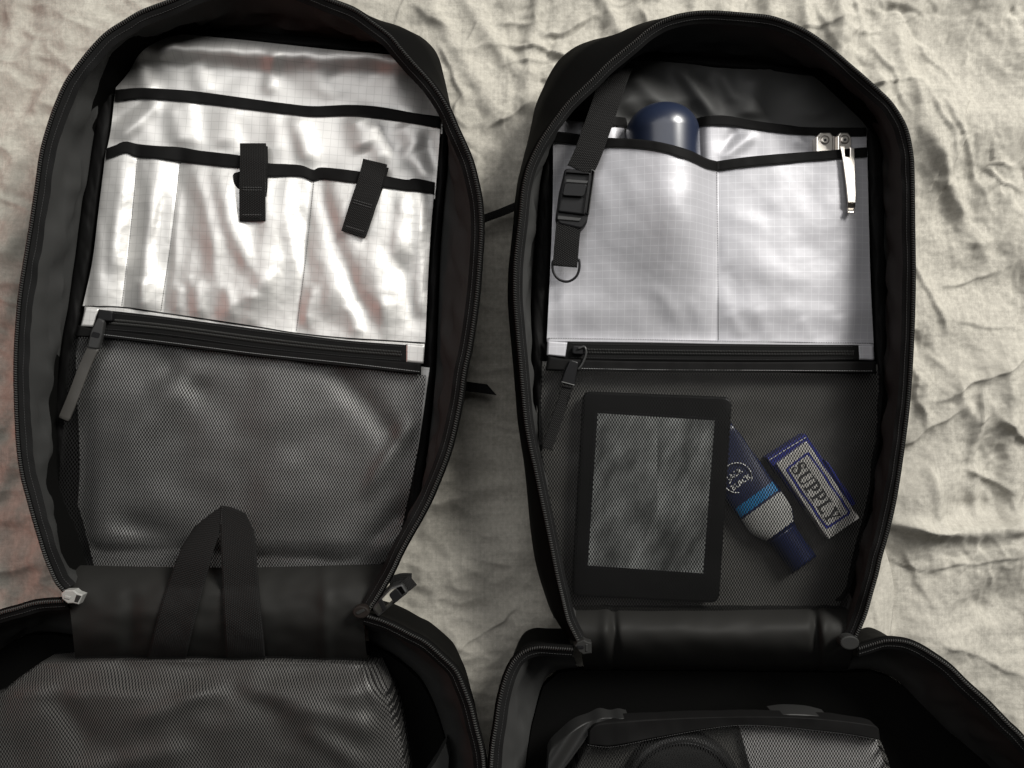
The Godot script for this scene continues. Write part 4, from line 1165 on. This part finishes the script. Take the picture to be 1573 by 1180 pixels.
func build_pouch() -> void:
	var o := thing("mesh_pouch", "dark mesh topped pouch with a wide black edge in the right backpack's main compartment", "pouch", at(1130, 1190, 0.02))
	var hf := func(x, y):
		var h := 0.066 + 0.002 * soft.get_noise_2d(x, y)
		h += 0.010 * exp(-pow((x - 1050.0) / 95.0, 4.0) - pow((y - 1215.0) / 70.0, 4.0))
		return h
	var band_u := pts([904, 1124, 918, 1112, 950, 1108, 1000, 1105, 1080, 1102, 1180, 1101, 1240, 1103, 1290, 1107, 1340, 1114, 1350, 1120])
	var band_l := pts([902, 1144, 920, 1147, 945, 1147, 1010, 1134, 1080, 1121, 1134, 1114.5, 1190, 1116, 1250, 1122, 1300, 1128, 1352, 1137])
	put("edge_band", sheet_mesh(band_u, band_l, [], [], 80, 10, func(x, y): return hf.call(x, y) + 0.003 + 0.001 * soft.get_noise_2d(x * 3, y), 0.012), M.binding, o)
	stitch(o, band_l, func(x, y): return hf.call(x, y) + 0.0042, M.thread_dark)
	var L := pts([902, 1143, 880, 1190, 850, 1300])
	var R := pts([1352, 1136, 1368, 1180, 1405, 1300])
	put("pouch_lining", sheet_mesh(band_l, pts([850, 1300, 1130, 1305, 1405, 1300]), L, R, 50, 40, func(x, y): return 0.052, 0.03), M.backing_dark, o)
	put("mesh_top", sheet_mesh(band_l, pts([850, 1300, 1130, 1305, 1405, 1300]), L, R, 110, 60, hf, 0.02, 0.0), M.net, o)
	put("pale_panel", prism_mesh(pts([1134, 1112, 1345, 1130, 1395, 1290, 1190, 1290, 1152, 1180]), 0.0525, 0.0580, 0.0008), M.pale_lining, o)
	put("cloth_edge", sheet_mesh(pts([842, 1178, 846, 1150, 880, 1122, 918, 1104, 966, 1104]), pts([838, 1215, 868, 1180, 890, 1150, 912, 1124, 960, 1110]), [], [], 40, 10, func(x, y): return 0.064 + 0.002 * sin(x * 0.2 + y * 0.13), 0.02), M.grey_cloth, o)
	put("cloth_edge", sheet_mesh(pts([1190, 1100, 1215, 1097, 1250, 1099, 1276, 1105]), pts([1190, 1106, 1215, 1105, 1250, 1107, 1276, 1110]), [], [], 24, 4, flat_at(0.064), 0.02), M.grey_cloth, o)
	var r := thing("round_tin", "round grey lidded tin lying under the pouch's mesh", "tin", at(1055, 1215, 0.052))
	put("tin_body", prism_mesh(ring_px(1050, 1222, 92, 44), 0.0525, 0.0660, 0.004), M.plastic_grey, r)
	var rp := PackedVector3Array()
	for q in ring_px(1050, 1222, 80, 60): rp.append(at(q.x, q.y, 0.0668))
	put("tin_rim", bar_mesh(rp, 0.0013, 8, true), M.plastic, r)

# ---------------------------------------------------------------- scene
func lamp(called: String, where: Vector3, aim: Vector3, size: Vector2, energy: float, c: Color) -> void:
	var l := AreaLight3D.new()
	l.name = called
	l.area_size = size
	l.light_energy = energy
	l.light_color = c
	l.shadow_enabled = true
	l.area_range = 8.0
	l.area_attenuation = 2.0
	add_child(l)
	l.look_at_from_position(where, aim, Vector3.UP if absf((aim - where).normalized().y) < 0.98 else Vector3.FORWARD)

func _ready() -> void:
	rng.seed = 77
	var cam := Camera3D.new()
	cam.name = "Camera"
	cam.fov = rad_to_deg(2.0 * atan(590.0 / FOCAL))
	cam.near = 0.02
	cam.far = 20.0
	add_child(cam)
	cam.position = Vector3(0, EYE, 0)
	cam.rotation_degrees = Vector3(-90, 0, 0)
	cam.current = true
	var env := Environment.new()
	env.background_mode = Environment.BG_COLOR
	env.background_color = Color(0.03, 0.029, 0.027).linear_to_srgb()
	env.tonemap_mode = Environment.TONE_MAPPER_LINEAR
	env.tonemap_exposure = 1.0
	env.sdfgi_enabled = true
	env.ssao_enabled = true
	env.ssil_enabled = true
	var we := WorldEnvironment.new()
	we.name = "Surroundings"
	we.environment = env
	add_child(we)
	# a tall window to the upper right, and its softer return from the ceiling above the left side
	lamp("window_light", Vector3(1.7, 1.8, -1.7), Vector3(0.1, 0.0, 0.0), Vector2(0.95, 1.05), 20.0, Color(1.0, 0.99, 0.968))
	lamp("ceiling_light", Vector3(-0.45, 2.2, -1.0), Vector3(-0.1, 0.0, -0.1), Vector2(2.2, 1.6), 3.3, Color(0.99, 0.985, 0.98))
	lamp("added_red_bounce", Vector3(-0.88, 0.22, 0.06), Vector3(-0.42, 0.0, 0.02), Vector2(0.6, 0.24), 0.10, Color(1.0, 0.46, 0.30))  # added light in place of reddish bounce off something unseen at the left
	make_materials()
	build_linen()
	build_left()
	build_right()
	build_flask()
	build_multitool()
	build_reader()
	build_tube()
	build_box()
	build_pouch()
